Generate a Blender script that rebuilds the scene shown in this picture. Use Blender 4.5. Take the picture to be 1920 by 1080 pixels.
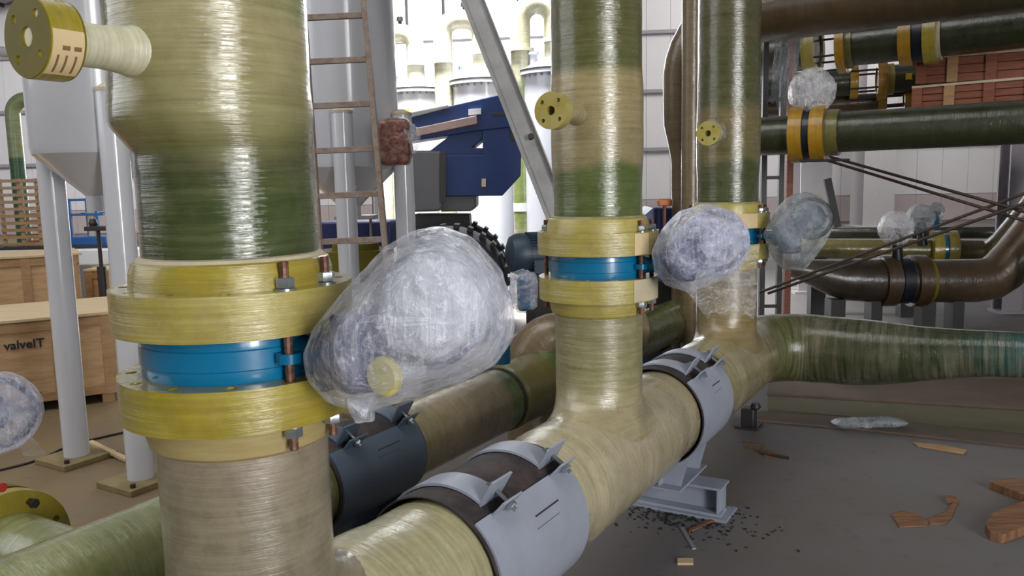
import bpy, bmesh, math, random
from mathutils import Vector, Matrix, noise
from mathutils.bvhtree import BVHTree
R_ = math.radians
random.seed(7)
for o in list(bpy.data.objects): bpy.data.objects.remove(o, do_unlink=True)
SC = bpy.context.scene; COL = SC.collection

# ------------------------------------------------------------------ camera
FPX, PITCH, ROLL, CAMH = 1534.1, 0.1266, 0.02156, 1.88
_f = Vector((0, math.cos(PITCH), -math.sin(PITCH))); _r = Vector((1, 0, 0)); _d = _f.cross(_r)
_c, _s = math.cos(ROLL), math.sin(ROLL)
RT = _c*_r + _s*_d; DN = -_s*_r + _c*_d; FW = _f
CAM = Vector((0, 0, CAMH))
cd = bpy.data.cameras.new('camera'); cam = bpy.data.objects.new('camera', cd); COL.objects.link(cam)
cd.sensor_width = 36; cd.lens = FPX/1920*36; cd.clip_end = 300; cd.clip_start = .05
M = Matrix.Identity(4)
for i in range(3): M[i][0] = RT[i]; M[i][1] = -DN[i]; M[i][2] = -FW[i]; M[i][3] = CAM[i]
cam.matrix_world = M; SC.camera = cam
SC.view_settings.view_transform = 'Standard'; SC.view_settings.look = 'None'; SC.view_settings.gamma = 1
SC.view_settings.use_curve_mapping = False; SC.view_settings.exposure = -0.05

# ------------------------------------------------------------------ world, daylight and added fill lamps
W = bpy.data.worlds.new('world'); SC.world = W; W.use_nodes = True
bg = W.node_tree.nodes['Background']; bg.inputs[0].default_value = (.93, .97, 1, 1); bg.inputs[1].default_value = 6.0
def area(name, loc, target, sx, sy, power, col=(1, 1, 1)):
    l = bpy.data.lights.new(name, 'AREA'); l.shape = 'RECTANGLE'; l.size = sx; l.size_y = sy; l.energy = power; l.color = col
    o = bpy.data.objects.new(name, l); COL.objects.link(o); o.location = loc
    o.rotation_euler = (Vector(target)-Vector(loc)).to_track_quat('-Z', 'Y').to_euler(); return o
area('daylight_of_loading_door', (5.2, -5.6, 3.0), (0.2, 3.5, 1.2), 1.7, 5.0, 640, (1, .98, .95))
area('added_fill_left_side', (-9.5, 3.0, 5.0), (-1.5, 5, 1.0), 8, 5, 260, (.93, .96, 1))  # added fill from the left; no windows are built there
area('added_fill_overhead', (-3.5, 4.0, 9.0), (-3.0, 5.0, 0), 9, 5, 480, (1, .99, .96))  # added soft fill from overhead; the roof has no opening
area('daylight_of_rear_glazing', (-1.5, 30.0, 6.5), (-1.0, 5.0, 1.0), 7, 9, 1900, (.95, .98, 1))
area('added_fill_right_wall', (12, 25, 12), (11, 36, 5), 7, 5, 1500, (1, .97, .93))  # added lamp that brightens the right part of the back wall
area('added_fill_left_wall', (-17, 24, 11), (-15, 36, 5), 7, 5, 3600, (.97, .98, 1))  # added lamp that lifts the dark left part of the back wall
area('added_fill_tanks', (-1.2, 11.6, 11.5), (-.6, 13.2, 3.0), 4, 3, 1300, (.98, .99, 1)).data.spread = R_(50)  # added lamp above the tanks, only to bleach them

# ------------------------------------------------------------------ helpers: pixels to world
def rayd(px, py):
    v = (px-960)*RT + (py-540)*DN + FPX*FW
    return v
def at(px, py, Y):
    v = rayd(px, py); return CAM + v*(Y/v.y)
def gz(px, py, z=0.0):
    v = rayd(px, py); return CAM + v*((z-CAMH)/v.z)
X1, Y1, DX, DY = -0.662, 1.9394, 1.0566, 1.7752
PL = math.hypot(DX, DY)
U = Vector((DX/PL, DY/PL, 0)); V = Vector((U.y, -U.x, 0)); Z = Vector((0, 0, 1)); O = Vector((0, 0, 0))
C0 = [Vector((X1+i*DX, Y1+i*DY, 0)) for i in range(3)]
def zr(z): return CAMH+z       # height relative to the camera

# ------------------------------------------------------------------ mesh builder
class MB:
    def __init__(s): s.v = []; s.f = []; s.w = []; s.sharp = 30
    def add(s, vs, fs, ws=None):
        n = len(s.v); s.v += [Vector(p) for p in vs]; s.w += [Vector(p) for p in (ws or vs)]
        s.f += [tuple(i+n for i in f) for f in fs]; return s
    def box(s, c, size, ax=None):
        ax = ax or (Vector((1, 0, 0)), Vector((0, 1, 0)), Z); c = Vector(c); h = [q/2 for q in size]
        vs = [c+ax[0]*h[0]*a+ax[1]*h[1]*b+ax[2]*h[2]*e for a in (-1, 1) for b in (-1, 1) for e in (-1, 1)]
        return s.add(vs, [(0, 1, 3, 2), (4, 6, 7, 5), (0, 4, 5, 1), (2, 3, 7, 6), (0, 2, 6, 4), (1, 5, 7, 3)])
    def bar(s, a, b, w, h, up=Z):
        a = Vector(a); b = Vector(b); d = (b-a).normalized(); x = d.cross(up).normalized(); y = x.cross(d)
        return s.box((a+b)/2, (w, (b-a).length, h), (x, d, y))
    def prism(s, poly, thick, org, ax, ay):
        """extrude a 2d polygon given in (ax, ay) by thick along ax x ay, centred"""
        org = Vector(org); n = ax.cross(ay).normalized(); k = len(poly)
        vs = [org+ax*p[0]+ay*p[1]-n*thick/2 for p in poly]+[org+ax*p[0]+ay*p[1]+n*thick/2 for p in poly]
        return s.add(vs, [tuple(range(k))[::-1], tuple(range(k, 2*k))]+[(i, (i+1) % k, (i+1) % k+k, i+k) for i in range(k)])
    def lathe(s, prof, org, axis=Z, seg=48, a0=0, closed_ring=False, wz=0):
        axis = axis.normalized(); x = (Vector((0, 0, 1)) if abs(axis.z) < .9 else Vector((1, 0, 0))).cross(axis).normalized(); y = axis.cross(x)
        org = Vector(org); vs = []; ws = []; n = len(prof)
        for r, z in prof:
            for k in range(seg):
                a = a0+2*math.pi*k/seg
                vs.append(org+axis*z+(x*math.cos(a)+y*math.sin(a))*r); ws.append(Vector((r*math.cos(a), r*math.sin(a), z+wz)))
        fs = []
        rows = n if closed_ring else n-1
        for i in range(rows):
            j = (i+1) % n
            for k in range(seg): fs.append((i*seg+k, i*seg+(k+1) % seg, j*seg+(k+1) % seg, j*seg+k))
        if not closed_ring:
            if prof[0][0] > 1e-4: fs.append(tuple(range(seg))[::-1])
            if prof[-1][0] > 1e-4: fs.append(tuple((n-1)*seg+k for k in range(seg)))
        return s.add(vs, fs, ws)
    def tube(s, pts, rad, seg=24, caps=True, wz=0):
        pts = [Vector(p) for p in pts]; n = len(pts)
        if not hasattr(rad, '__len__'): rad = [rad]*n
        T = [(pts[min(i+1, n-1)]-pts[max(i-1, 0)]).normalized() for i in range(n)]
        x = T[0].orthogonal().normalized(); L = wz; vs = []; ws = []
        for i in range(n):
            x = (x-T[i]*x.dot(T[i])).normalized(); y = T[i].cross(x)
            if i: L += (pts[i]-pts[i-1]).length
            for k in range(seg):
                a = 2*math.pi*k/seg; vs.append(pts[i]+(x*math.cos(a)+y*math.sin(a))*rad[i]); ws.append(Vector((rad[i]*math.cos(a), rad[i]*math.sin(a), L)))
        fs = [(i*seg+k, i*seg+(k+1) % seg, (i+1)*seg+(k+1) % seg, (i+1)*seg+k) for i in range(n-1) for k in range(seg)]
        if caps: fs += [tuple(range(seg))[::-1], tuple((n-1)*seg+k for k in range(seg))]
        return s.add(vs, fs, ws)
    def arc(s, org, ax, ay, az, a0, a1, ri, ro, t0, t1, n=20):
        """curved plate: angles in degrees in the (ax, ay) plane, extent t along az"""
        vs = []
        for i in range(n+1):
            a = R_(a0+(a1-a0)*i/n); d = ax*math.cos(a)+ay*math.sin(a)
            vs += [org+d*ri+az*t0, org+d*ro+az*t0, org+d*ro+az*t1, org+d*ri+az*t1]
        fs = [(4*i+j, 4*i+(j+1) % 4, 4*i+4+(j+1) % 4, 4*i+4+j) for i in range(n) for j in range(4)]+[(3, 2, 1, 0), (4*n, 4*n+1, 4*n+2, 4*n+3)]
        return s.add(vs, fs)
def link(name, me, parent=None, mats=None, loc=None):
    o = bpy.data.objects.new(name, me); COL.objects.link(o)
    if parent is not None: o.parent = parent
    if loc is not None: o.location = loc
    return o
def wloc(p):
    l = Vector((0, 0, 0))
    while p is not None: l += p.location; p = p.parent
    return l
def part(name, mb, mat, parent=None, bevel=0, smooth=True, label=None, org=None, recalc=True):
    """ONE mesh object. Verts come in world coordinates and are stored relative to the parent chain."""
    off = wloc(parent)
    o_loc = Vector(org)-off if org is not None else Vector((0, 0, 0))
    base = off+o_loc
    me = bpy.data.meshes.new(name); me.from_pydata([tuple(p-base) for p in mb.v], [], mb.f)
    at_ = me.attributes.new('wrap', 'FLOAT_VECTOR', 'POINT')
    for i, w in enumerate(mb.w): at_.data[i].vector = w
    if recalc:
        bm = bmesh.new(); bm.from_mesh(me); bmesh.ops.recalc_face_normals(bm, faces=bm.faces); bm.to_mesh(me); bm.free()
    if smooth:
        me.shade_smooth(); me.set_sharp_from_angle(angle=R_(mb.sharp))
    me.materials.append(mat)
    o = link(name, me, parent, loc=o_loc)
    if bevel:
        b = o.modifiers.new('bevel', 'BEVEL'); b.width = bevel; b.segments = 2; b.limit_method = 'ANGLE'; b.harden_normals = False
    if label: o['label'] = label
    return o
def thing(name, label, cat, loc=(0, 0, 0), group=None):
    o = bpy.data.objects.new(name, None); COL.objects.link(o); o.location = loc; o.empty_display_size = .1
    o['label'] = label; o['category'] = cat
    if group: o['group'] = group
    return o
def tag(o, label, cat, group=None):
    o['label'] = label; o['category'] = cat
    if group: o['group'] = group
    return o
def struct(name, mb, mat, **k):
    o = part(name, mb, mat, **k)
    if o.parent is None: o['kind'] = 'structure'
    return o
def copyof(o, parent, loc=None):
    c = o.copy(); COL.objects.link(c); c.parent = parent
    if loc is not None: c.location = loc
    return c
def copytree(o, parent=None, shift=None):
    c = o.copy(); COL.objects.link(c); c.parent = parent
    if shift is not None: c.location = o.location+shift
    for ch in list(o.children): copytree(ch, c)
    return c

# ------------------------------------------------------------------ materials
def S(r, g, b):
    def l(c): c /= 255.0; return c/12.92 if c <= .04045 else ((c+.055)/1.055)**2.4
    return (l(r), l(g), l(b), 1)
def newmat(name):
    m = bpy.data.materials.new(name); m.use_nodes = True; nt = m.node_tree
    return m, nt, nt.nodes['Principled BSDF']
def node(nt, t, **k):
    n = nt.nodes.new(t)
    for a, b in k.items(): setattr(n, a, b)
    return n
def coords(nt, scale=(1, 1, 1), wrap=True, rot=(0, 0, 0)):
    if wrap: a = node(nt, 'ShaderNodeAttribute', attribute_name='wrap'); src = a.outputs['Vector']
    else: a = node(nt, 'ShaderNodeTexCoord'); src = a.outputs['Object']
    mp = node(nt, 'ShaderNodeMapping'); mp.inputs['Scale'].default_value = scale; mp.inputs['Rotation'].default_value = rot
    nt.links.new(src, mp.inputs['Vector']); return mp.outputs['Vector'], src
def noise_(nt, vec, scale, detail=4, rough=.55, dist=0):
    n = node(nt, 'ShaderNodeTexNoise'); n.inputs['Scale'].default_value = scale; n.inputs['Detail'].default_value = detail
    n.inputs['Roughness'].default_value = rough; n.inputs['Distortion'].default_value = dist
    nt.links.new(vec, n.inputs['Vector']); return n.outputs['Fac']
def ramp(nt, fac, stops, interp='LINEAR'):
    r = node(nt, 'ShaderNodeValToRGB'); r.color_ramp.interpolation = interp; e = r.color_ramp.elements
    while len(e) < len(stops): e.new(.5)
    for i, (p, c) in enumerate(stops): e[i].position = p; e[i].color = c if len(c) == 4 else (*c, 1)
    nt.links.new(fac, r.inputs['Fac']); return r.outputs['Color']
def mix(nt, fac, a, b, mode='MIX'):
    m = node(nt, 'ShaderNodeMix', data_type='RGBA', blend_type=mode)
    if isinstance(fac, (int, float)): m.inputs[0].default_value = fac
    else: nt.links.new(fac, m.inputs[0])
    for s_, i in ((a, 6), (b, 7)):
        if isinstance(s_, tuple): m.inputs[i].default_value = s_
        else: nt.links.new(s_, m.inputs[i])
    return m.outputs[2]
def math_(nt, op, a, b=0.0, c=None):
    m = node(nt, 'ShaderNodeMath', operation=op)
    for i, q in enumerate((a, b) if c is None else (a, b, c)):
        if isinstance(q, (int, float)): m.inputs[i].default_value = q
        else: nt.links.new(q, m.inputs[i])
    return m.outputs[0]
def bump(nt, b, h, strength=.3, dist=.01, prev=None):
    n = node(nt, 'ShaderNodeBump'); n.inputs['Strength'].default_value = strength; n.inputs['Distance'].default_value = dist
    nt.links.new(h, n.inputs['Height'])
    if prev is not None: nt.links.new(prev, n.inputs['Normal'])
    nt.links.new(n.outputs['Normal'], b.inputs['Normal']); return n.outputs['Normal']
def grp(name, stops, light=S(176, 168, 134), amt=.4, rough=.2, streak=(1.3, 1.3, 42), tilt=0.0, blend=.12, dust=0.0, bmp=.45, coat=.8):
    """fibreglass pipe: colour zones along the length (metres), wound fibre streaks around it, resin gloss"""
    m, nt, b = newmat(name)
    vec, src = coords(nt, streak, rot=(tilt, 0, 0))
    st = noise_(nt, vec, 1.0, 6, .65, .3)
    big = noise_(nt, src, 3.2, 3, .5)
    sep = node(nt, 'ShaderNodeSeparateXYZ'); nt.links.new(src, sep.inputs[0])
    lo, hi = stops[0][0], stops[-1][0]
    if len(stops) > 1 and hi > lo:
        q = math_(nt, 'ADD', sep.outputs[2], math_(nt, 'MULTIPLY', math_(nt, 'SUBTRACT', big, .5), blend*4))
        fac = math_(nt, 'DIVIDE', math_(nt, 'SUBTRACT', q, lo), hi-lo)
        base = ramp(nt, fac, [((p-lo)/(hi-lo), c) for p, c in stops])
    else:
        base = mix(nt, 0.0, stops[0][1], stops[0][1])
    sfac = ramp(nt, st, [(.38, (0, 0, 0)), (.8, (1, 1, 1))])
    patch = ramp(nt, noise_(nt, src, 2.1, 2, .5), [(.35, (.15, .15, .15)), (.65, (1, 1, 1))])
    f2 = math_(nt, 'MULTIPLY', math_(nt, 'MULTIPLY', sfac, patch), amt)
    c = mix(nt, f2, base, light)
    dk = ramp(nt, noise_(nt, vec, 1.7, 5, .7), [(.30, (.5, .47, .42)), (.58, (1, 1, 1))])
    c = mix(nt, .55, c, dk, 'MULTIPLY')
    mot = ramp(nt, noise_(nt, src, 11, 7, .7), [(.3, (.72, .70, .66)), (.6, (1, 1, 1))])
    c = mix(nt, .8, c, mot, 'MULTIPLY')
    if dust:
        c = mix(nt, math_(nt, 'MULTIPLY', ramp(nt, noise_(nt, src, 14, 6, .7), [(.35, (0, 0, 0)), (.7, (1, 1, 1))]), dust), c, S(170, 155, 135))
    nt.links.new(c, b.inputs['Base Color'])
    rr = ramp(nt, noise_(nt, src, 6, 4), [(.3, (rough*.7,)*3), (.7, (rough*1.5+.05,)*3)])
    nt.links.new(rr, b.inputs['Roughness'])
    b.inputs['Coat Weight'].default_value = coat; b.inputs['Coat Roughness'].default_value = .06
    n1 = bump(nt, b, st, bmp, .004)
    n2 = bump(nt, b, noise_(nt, src, 9, 3, .55), .4, .012, n1)
    n2 = bump(nt, b, noise_(nt, vec, 3.4, 5, .7, .8), .35, .003, n2)
    nt.links.new(n2, b.inputs['Coat Normal'])
    return m
def plain(name, col, rough=.5, metal=0.0, var=.25, scale=8, dark=None, bmp=.1, coat=0.0, wrap=True, stretch=(1, 1, 1), spec=.5):
    m, nt, b = newmat(name)
    vec, src = coords(nt, stretch, wrap=wrap)
    n = noise_(nt, vec, scale, 6, .65)
    d = dark or tuple(x*.55 for x in col[:3])+(1,)
    nt.links.new(mix(nt, math_(nt, 'MULTIPLY', ramp(nt, n, [(.35, (1, 1, 1)), (.6, (0, 0, 0))]), var*2), col, d), b.inputs['Base Color'])
    b.inputs['Roughness'].default_value = rough; b.inputs['Metallic'].default_value = metal
    b.inputs['Coat Weight'].default_value = coat; b.inputs['Coat Roughness'].default_value = .1
    b.inputs['Specular IOR Level'].default_value = spec
    if bmp: bump(nt, b, n, bmp, .01)
    return m
def film_mat(name, opac=(.30, .72), tint=S(232, 236, 252), sc=1.0, rough=.22, streaks=.5):
    """stretch film: many clear layers; milky patches, long pull lines and sharp glints"""
    m, nt, b = newmat(name)
    vec, src = coords(nt, (26*sc, 26*sc, 3.2*sc), rot=(.5, .8, .3))
    vec2, _ = coords(nt, (6*sc, 34*sc, 14*sc), rot=(.9, .3, 1.1))
    a = noise_(nt, vec, 1.6, 7, .65, .6); c = noise_(nt, vec2, 1.5, 7, .7, .6); e = noise_(nt, src, 60*sc, 5, .7, 1.5)
    big = noise_(nt, src, 7*sc, 4, .6, .4)
    l1 = ramp(nt, a, [(.53, (0, 0, 0)), (.60, (1, 1, 1)), (.66, (0, 0, 0))]); l2 = ramp(nt, c, [(.53, (0, 0, 0)), (.6, (1, 1, 1)), (.67, (0, 0, 0))])
    fine = ramp(nt, e, [(.56, (0, 0, 0)), (.7, (1, 1, 1))])
    o = ramp(nt, big, [(.34, (opac[0],)*3), (.64, (opac[1],)*3)])
    o = math_(nt, 'ADD', o, math_(nt, 'MULTIPLY', math_(nt, 'ADD', math_(nt, 'MULTIPLY', math_(nt, 'ADD', l1, l2), .6), fine), streaks*.5))
    o = math_(nt, 'MINIMUM', o, .97)
    b.inputs['Base Color'].default_value = tint; b.inputs['Roughness'].default_value = rough
    b.inputs['Specular IOR Level'].default_value = .8
    b.inputs['Coat Weight'].default_value = 1; b.inputs['Coat Roughness'].default_value = .05; b.inputs['Coat IOR'].default_value = 1.6
    nt.links.new(o, b.inputs['Alpha'])
    h = math_(nt, 'ADD', math_(nt, 'ADD', a, c), math_(nt, 'MULTIPLY', e, .35))
    nn = bump(nt, b, h, .8, .006); nn = bump(nt, b, noise_(nt, src, 16*sc, 4, .6, 1.0), .6, .012, nn); nt.links.new(nn, b.inputs['Coat Normal'])
    return m

OLIVE = S(78, 88, 34); DGREEN = S(50, 70, 20); BEIGE = S(150, 145, 100); TAN = S(160, 145, 112); CREAM = S(178, 174, 128); GGREEN = S(108, 128, 78)
m_col1 = grp('fiberglass_riser_near', [(-.2, DGREEN), (.0, S(58, 78, 26)), (.07, S(66, 74, 34)), (.12, S(112, 112, 66)), (.17, S(150, 146, 100)), (.36, S(168, 160, 116)), (.44, S(132, 144, 92)), (.6, GGREEN)], amt=.24, blend=.045, dust=.07, rough=.15)
m_col2 = grp('fiberglass_riser_middle', [(-.2, S(84, 102, 46)), (.05, S(84, 102, 46)), (.09, S(152, 140, 102)), (.44, S(166, 152, 108)), (.49, S(92, 96, 48)), (1.2, S(94, 88, 52))], amt=.24, blend=.03, dust=.06, rough=.15)
m_col3 = grp('fiberglass_riser_far', [(-.2, S(62, 78, 34)), (.09, S(62, 76, 34)), (.13, S(110, 104, 62)), (.42, S(116, 104, 66)), (.47, S(70, 76, 36)), (1.2, S(74, 70, 38))], amt=.25, blend=.03, dust=.1)
m_stub1 = grp('fiberglass_stub_dusty', [(-1.2, S(140, 132, 106)), (-.85, S(112, 106, 86)), (-.7, S(122, 116, 92)), (-.5, S(142, 128, 112))], light=S(166, 154, 134), amt=.5, streak=(2, 2, 55), blend=.06, dust=.45, rough=.35)
m_stub2 = grp('fiberglass_stub_wound', [(-1.0, S(168, 156, 120)), (-.85, S(138, 138, 92)), (-.6, S(136, 132, 92))], light=S(190, 184, 150), amt=.6, streak=(2, 2, 48), blend=.04, dust=.15, rough=.25)
m_header = grp('fiberglass_header', [(-1, S(176, 172, 132)), (.6, S(172, 168, 130)), (1.3, S(178, 170, 138)), (2.0, S(184, 172, 144)), (3.2, S(160, 152, 116)), (4.2, S(144, 134, 94)), (4.75, S(84, 90, 42)), (5.5, S(48, 56, 20)), (6.3, S(38, 54, 24)), (6.6, S(22, 74, 72))], light=S(208, 196, 172), amt=.5, streak=(1.6, 1.6, 30), tilt=.15, blend=.05)
m_header2 = grp('fiberglass_header_rear', [(-2, S(128, 140, 84)), (.8, S(128, 134, 84)), (1.7, S(112, 114, 74)), (2.2, S(140, 126, 100)), (2.75, S(140, 128, 104)), (2.85, S(76, 104, 50)), (6, S(90, 102, 52))], light=S(190, 176, 148), amt=.45, streak=(3, 3, 24), tilt=.1, blend=.03)
m_yellow = grp('yellow_flange_resin', [(0, S(176, 162, 70))], light=S(196, 188, 132), amt=.5, streak=(1.0, 1.0, 60), rough=.3, dust=.25)
m_yellow2 = grp('yellow_flange_resin_lower', [(0, S(164, 148, 30))], light=S(190, 178, 76), amt=.4, streak=(1.0, 1.0, 50), rough=.28, dust=.18)
m_yface = plain('olive_flange_face', S(112, 102, 22), .55, var=.15, coat=0, spec=.25)
m_ydark = grp('ochre_flange_rack', [(0, S(170, 128, 22))], light=S(180, 146, 50), amt=.3, rough=.4)
m_tanhub = plain('tan_hub', S(170, 152, 104), .5, var=.25, scale=6, stretch=(1, 1, 8))
m_gridface = plain('dusty_flange_face', S(150, 144, 104), .55, var=.3, scale=20)
m_rack = grp('fiberglass_rack_dark', [(0, S(50, 54, 28)), (2, S(44, 48, 26)), (6, S(46, 54, 30))], light=S(84, 84, 62), amt=.22, rough=.32)
m_rackbrown = grp('fiberglass_rack_brown', [(0, S(72, 52, 28)), (1.6, S(68, 54, 30)), (4, S(44, 40, 22))], light=S(84, 70, 48), amt=.25, rough=.4)
m_rackyel = grp('fiberglass_rack_yellow', [(0, S(104, 100, 50)), (3, S(110, 98, 48)), (4, S(140, 98, 42))], light=S(124, 116, 78), amt=.3, rough=.3)
m_brownpipe = grp('fiberglass_brown', [(0, S(124, 104, 74)), (3, S(112, 96, 70))], light=S(140, 125, 95), amt=.3, rough=.4)
m_creampipe = grp('fiberglass_cream', [(0, S(214, 212, 184)), (9, S(212, 208, 184))], light=S(225, 222, 208), amt=.2, rough=.4)
m_creamgreen = grp('fiberglass_cream_green', [(0, S(176, 172, 150)), (1.1, S(176, 172, 150)), (1.3, S(130, 146, 84)), (3.2, S(120, 140, 74)), (3.4, S(204, 202, 170)), (9, S(204, 200, 170))], amt=.2, rough=.4)
m_greenpipe = grp('fiberglass_green_left', [(0, S(40, 96, 56)), (2.2, S(40, 96, 56)), (2.35, S(140, 160, 110)), (6, S(150, 166, 120))], amt=.2, rough=.4)
m_blue = plain('blue_valve_enamel', S(0, 112, 158), .28, var=.12, scale=14, dark=S(0, 84, 120), coat=.6, bmp=.06)
m_navy = plain('navy_machine_paint', S(18, 48, 104), .4, var=.2, scale=3)
m_navydark = plain('dark_navy_gearbox', S(36, 44, 92), .45, var=.2)
m_black = plain('black_rubber', S(34, 30, 34), .7, var=.3, scale=10, dark=S(80, 66, 62))
m_dark = plain('dark_steel', S(44, 42, 42), .5, var=.3)
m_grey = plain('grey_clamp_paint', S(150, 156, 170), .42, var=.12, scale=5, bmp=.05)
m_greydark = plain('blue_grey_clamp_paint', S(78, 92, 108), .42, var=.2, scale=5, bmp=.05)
m_zinc = plain('zinc_bolt', S(176, 184, 190), .3, .85, var=.2, scale=30)
m_rust = plain('rusty_thread', S(104, 66, 54), .5, .5, var=.4, scale=60, dark=S(150, 120, 105))
m_galv = plain('galvanized_channel', S(158, 158, 158), .42, .35, var=.2, scale=5)
m_ladder = plain('dusty_ladder_steel', S(136, 124, 116), .6, .2, var=.4, scale=18, dark=S(110, 84, 66))
m_white = plain('white_gelcoat', S(206, 208, 216), .2, var=.06, scale=2, coat=.6, bmp=.02)
m_dusty = plain('dusty_tan', S(196, 184, 156), .6, var=.2)
m_wall = plain('white_wall_panel', S(202, 200, 202), .55, var=.05, scale=.6, bmp=.02)
m_wallpink = plain('dado_wall_panel', S(170, 158, 158), .6, var=.1, scale=.6, bmp=.02)
m_girt = plain('grey_girt', S(140, 138, 146), .5, var=.1)
m_roof = plain('roof_sheet', S(168, 168, 176), .6, var=.1, scale=1)
m_hole = plain('dark_hole', S(40, 36, 16), .8, var=.1)
m_ply = plain('plywood', S(196, 164, 122), .6, var=.3, scale=3, stretch=(1, 1, 7), dark=S(160, 116, 80))
m_plylid = plain('plywood_lid', S(206, 184, 146), .6, var=.2, scale=3, stretch=(.6, 8, 1), dark=S(176, 144, 104))
m_batten = plain('crate_batten', S(176, 138, 98), .6, var=.3, scale=4, stretch=(1, 1, 6))
m_red = plain('reddish_crate_board', S(140, 84, 62), .6, var=.35, scale=3, stretch=(1, 1, 12), dark=S(104, 56, 40))
m_print = plain('black_print', S(40, 34, 34), .7, var=0, bmp=0)
m_slat = plain('pallet_slat', S(176, 150, 120), .65, var=.3, stretch=(8, 8, 1), dark=S(130, 100, 74))
m_plate = plain('dusty_base_plate', S(134, 118, 78), .6, var=.3, scale=8)
m_tyre = plain('tyre_rubber', S(40, 40, 44), .75, var=.2)
m_greybox = plain('grey_machine_cover', S(86, 86, 90), .5, var=.1)
m_motor = plain('teal_grey_motor', S(44, 62, 78), .45, var=.2)
m_sheet = plain('white_tarp', S(226, 230, 234), .6, var=.06)
m_bluerail = plain('blue_rail', S(40, 100, 170), .4, var=.1)
m_peach = plain('peach_sticker', S(212, 190, 148), .6, var=.12, bmp=0)
m_textbrown = plain('faded_brown_print', S(130, 96, 60), .7, var=.1, bmp=0)
m_wood = plain('splintered_wood', S(134, 98, 70), .75, var=.4, scale=5, stretch=(1, 9, 1), dark=S(88, 54, 34), bmp=.3)
m_boomstrip = plain('worn_pinkish_strip', S(164, 140, 134), .6, var=.2)
m_indic = plain('pale_indicator_cap', S(206, 196, 120), .5, var=.2)
m_wood2 = plain('pale_wood', S(206, 180, 140), .7, var=.2, scale=8)
m_boardbrown = plain('dusty_board_brown', S(100, 84, 70), .75, var=.35, scale=2, dark=S(74, 62, 54))
m_matgreen = plain('olive_floor_mat', S(92, 88, 62), .75, var=.3, scale=2, dark=S(74, 70, 52))
m_bubble = plain('brown_bubble_wrap', S(140, 96, 86), .3, var=.5, scale=22, dark=S(88, 52, 44), bmp=.8)
m_column = plain('white_steel_column', S(178, 174, 176), .5, var=.06)
m_colgrey = plain('grey_steel_column', S(140, 134, 140), .5, var=.1)
m_rod = plain('dark_tension_rod', S(70, 56, 48), .5, .3, var=.2)
m_orange = plain('orange_cap', S(200, 110, 50), .5, var=.2)
m_redpaint = plain('red_paint', S(170, 40, 40), .5, var=.1)
m_yelpaint = plain('warning_yellow', S(220, 196, 60), .5, var=.05)
m_film = film_mat('stretch_film', (.12, .46), S(236, 240, 255), streaks=.7)
m_film2 = film_mat('stretch_film_dense', (.13, .46), S(226, 230, 254), 1.5, streaks=.7)
m_film3 = film_mat('stretch_film_dull', (.34, .56), S(150, 160, 168), 1.3, .3, .3)
m_clear = film_mat('loose_clear_film', (.02, .10), S(235, 235, 240), 1.6, .08, .3)
m_filmlight = film_mat('stretch_film_light', (.12, .4), S(235, 235, 240), 1.6, .1, .5)
m_bag = film_mat('thin_bag_film', (.02, .08), S(245, 245, 250), 1.0, .06, .6)
def glass():
    m, nt, b = newmat('window_pane'); b.inputs['Base Color'].default_value = (.9, .95, 1, 1); b.inputs['Alpha'].default_value = .12
    b.inputs['Roughness'].default_value = .1; return m
m_glass = glass()
def floor_mat():
    m, nt, b = newmat('dusty_concrete'); vec, src = coords(nt, wrap=True)
    a = noise_(nt, src, .55, 5, .6); d = noise_(nt, src, 6, 8, .7); e = noise_(nt, src, 1.7, 6, .65)
    sep = node(nt, 'ShaderNodeSeparateXYZ'); nt.links.new(src, sep.inputs[0])
    lft = math_(nt, 'ADD', math_(nt, 'MULTIPLY', sep.outputs[0], -.45), .05)      # ochre dust lies on the left side
    lft = math_(nt, 'MINIMUM', math_(nt, 'MAXIMUM', math_(nt, 'ADD', lft, math_(nt, 'SUBTRACT', a, .5)), 0), 1)
    c = mix(nt, lft, S(108, 105, 106), S(122, 102, 70))
    c = mix(nt, math_(nt, 'MULTIPLY', ramp(nt, e, [(.4, (0, 0, 0)), (.65, (1, 1, 1))]), .45), c, S(104, 94, 80))
    c = mix(nt, math_(nt, 'MULTIPLY', ramp(nt, d, [(.56, (0, 0, 0)), (.72, (1, 1, 1))]), .5), c, S(70, 64, 62))
    nt.links.new(c, b.inputs['Base Color']); b.inputs['Roughness'].default_value = .62
    bump(nt, b, d, .15, .01); return m
m_floor = floor_mat()

# ------------------------------------------------------------------ setting: floor, walls, roof
mb = MB().box((0, 15, -.1), (60, 60, .2)); struct('floor', mb, m_floor, smooth=False)
WA = Vector((-27, 38.6, 0)); WB = Vector((27, 32.7, 0)); WD = (WB-WA).normalized(); WN = Vector((-WD.y, WD.x, 0))
def wx(px, Y=36):      # position along the back wall seen at pixel column px
    k = (px-960)/FPX*1.0
    # solve (WA + t WD).x = k*(WA+tWD).y
    return (k*WA.y-WA.x)/(WD.x-k*WD.y)
t_l, t_r = wx(712), wx(1120)
wb = MB().box(WA+WD*(t_l/2)+WN*.25+Z*8, (t_l, .1, 16), (WD, WN, Z))
wb.box(WA+WD*((t_r+54.4)/2)+WN*.25+Z*8, (54.4-t_r, .1, 16), (WD, WN, Z))
wb.box(WA+WD*((t_r+t_l)/2)+WN*.25+Z*15, (t_r-t_l, .1, 2), (WD, WN, Z))
wall = struct('wall_back', wb, m_wall, smooth=False)
pan = part('panel', MB().box(O, (.99, .05, 12.8), (WD, WN, Z)), m_wall, wall, bevel=.004, smooth=False)
dado = part('panel', MB().box(O, (.99, .06, 1.06), (WD, WN, Z)), m_wallpink, wall, bevel=.004, smooth=False)
first = [True, True]; t = .5
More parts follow.
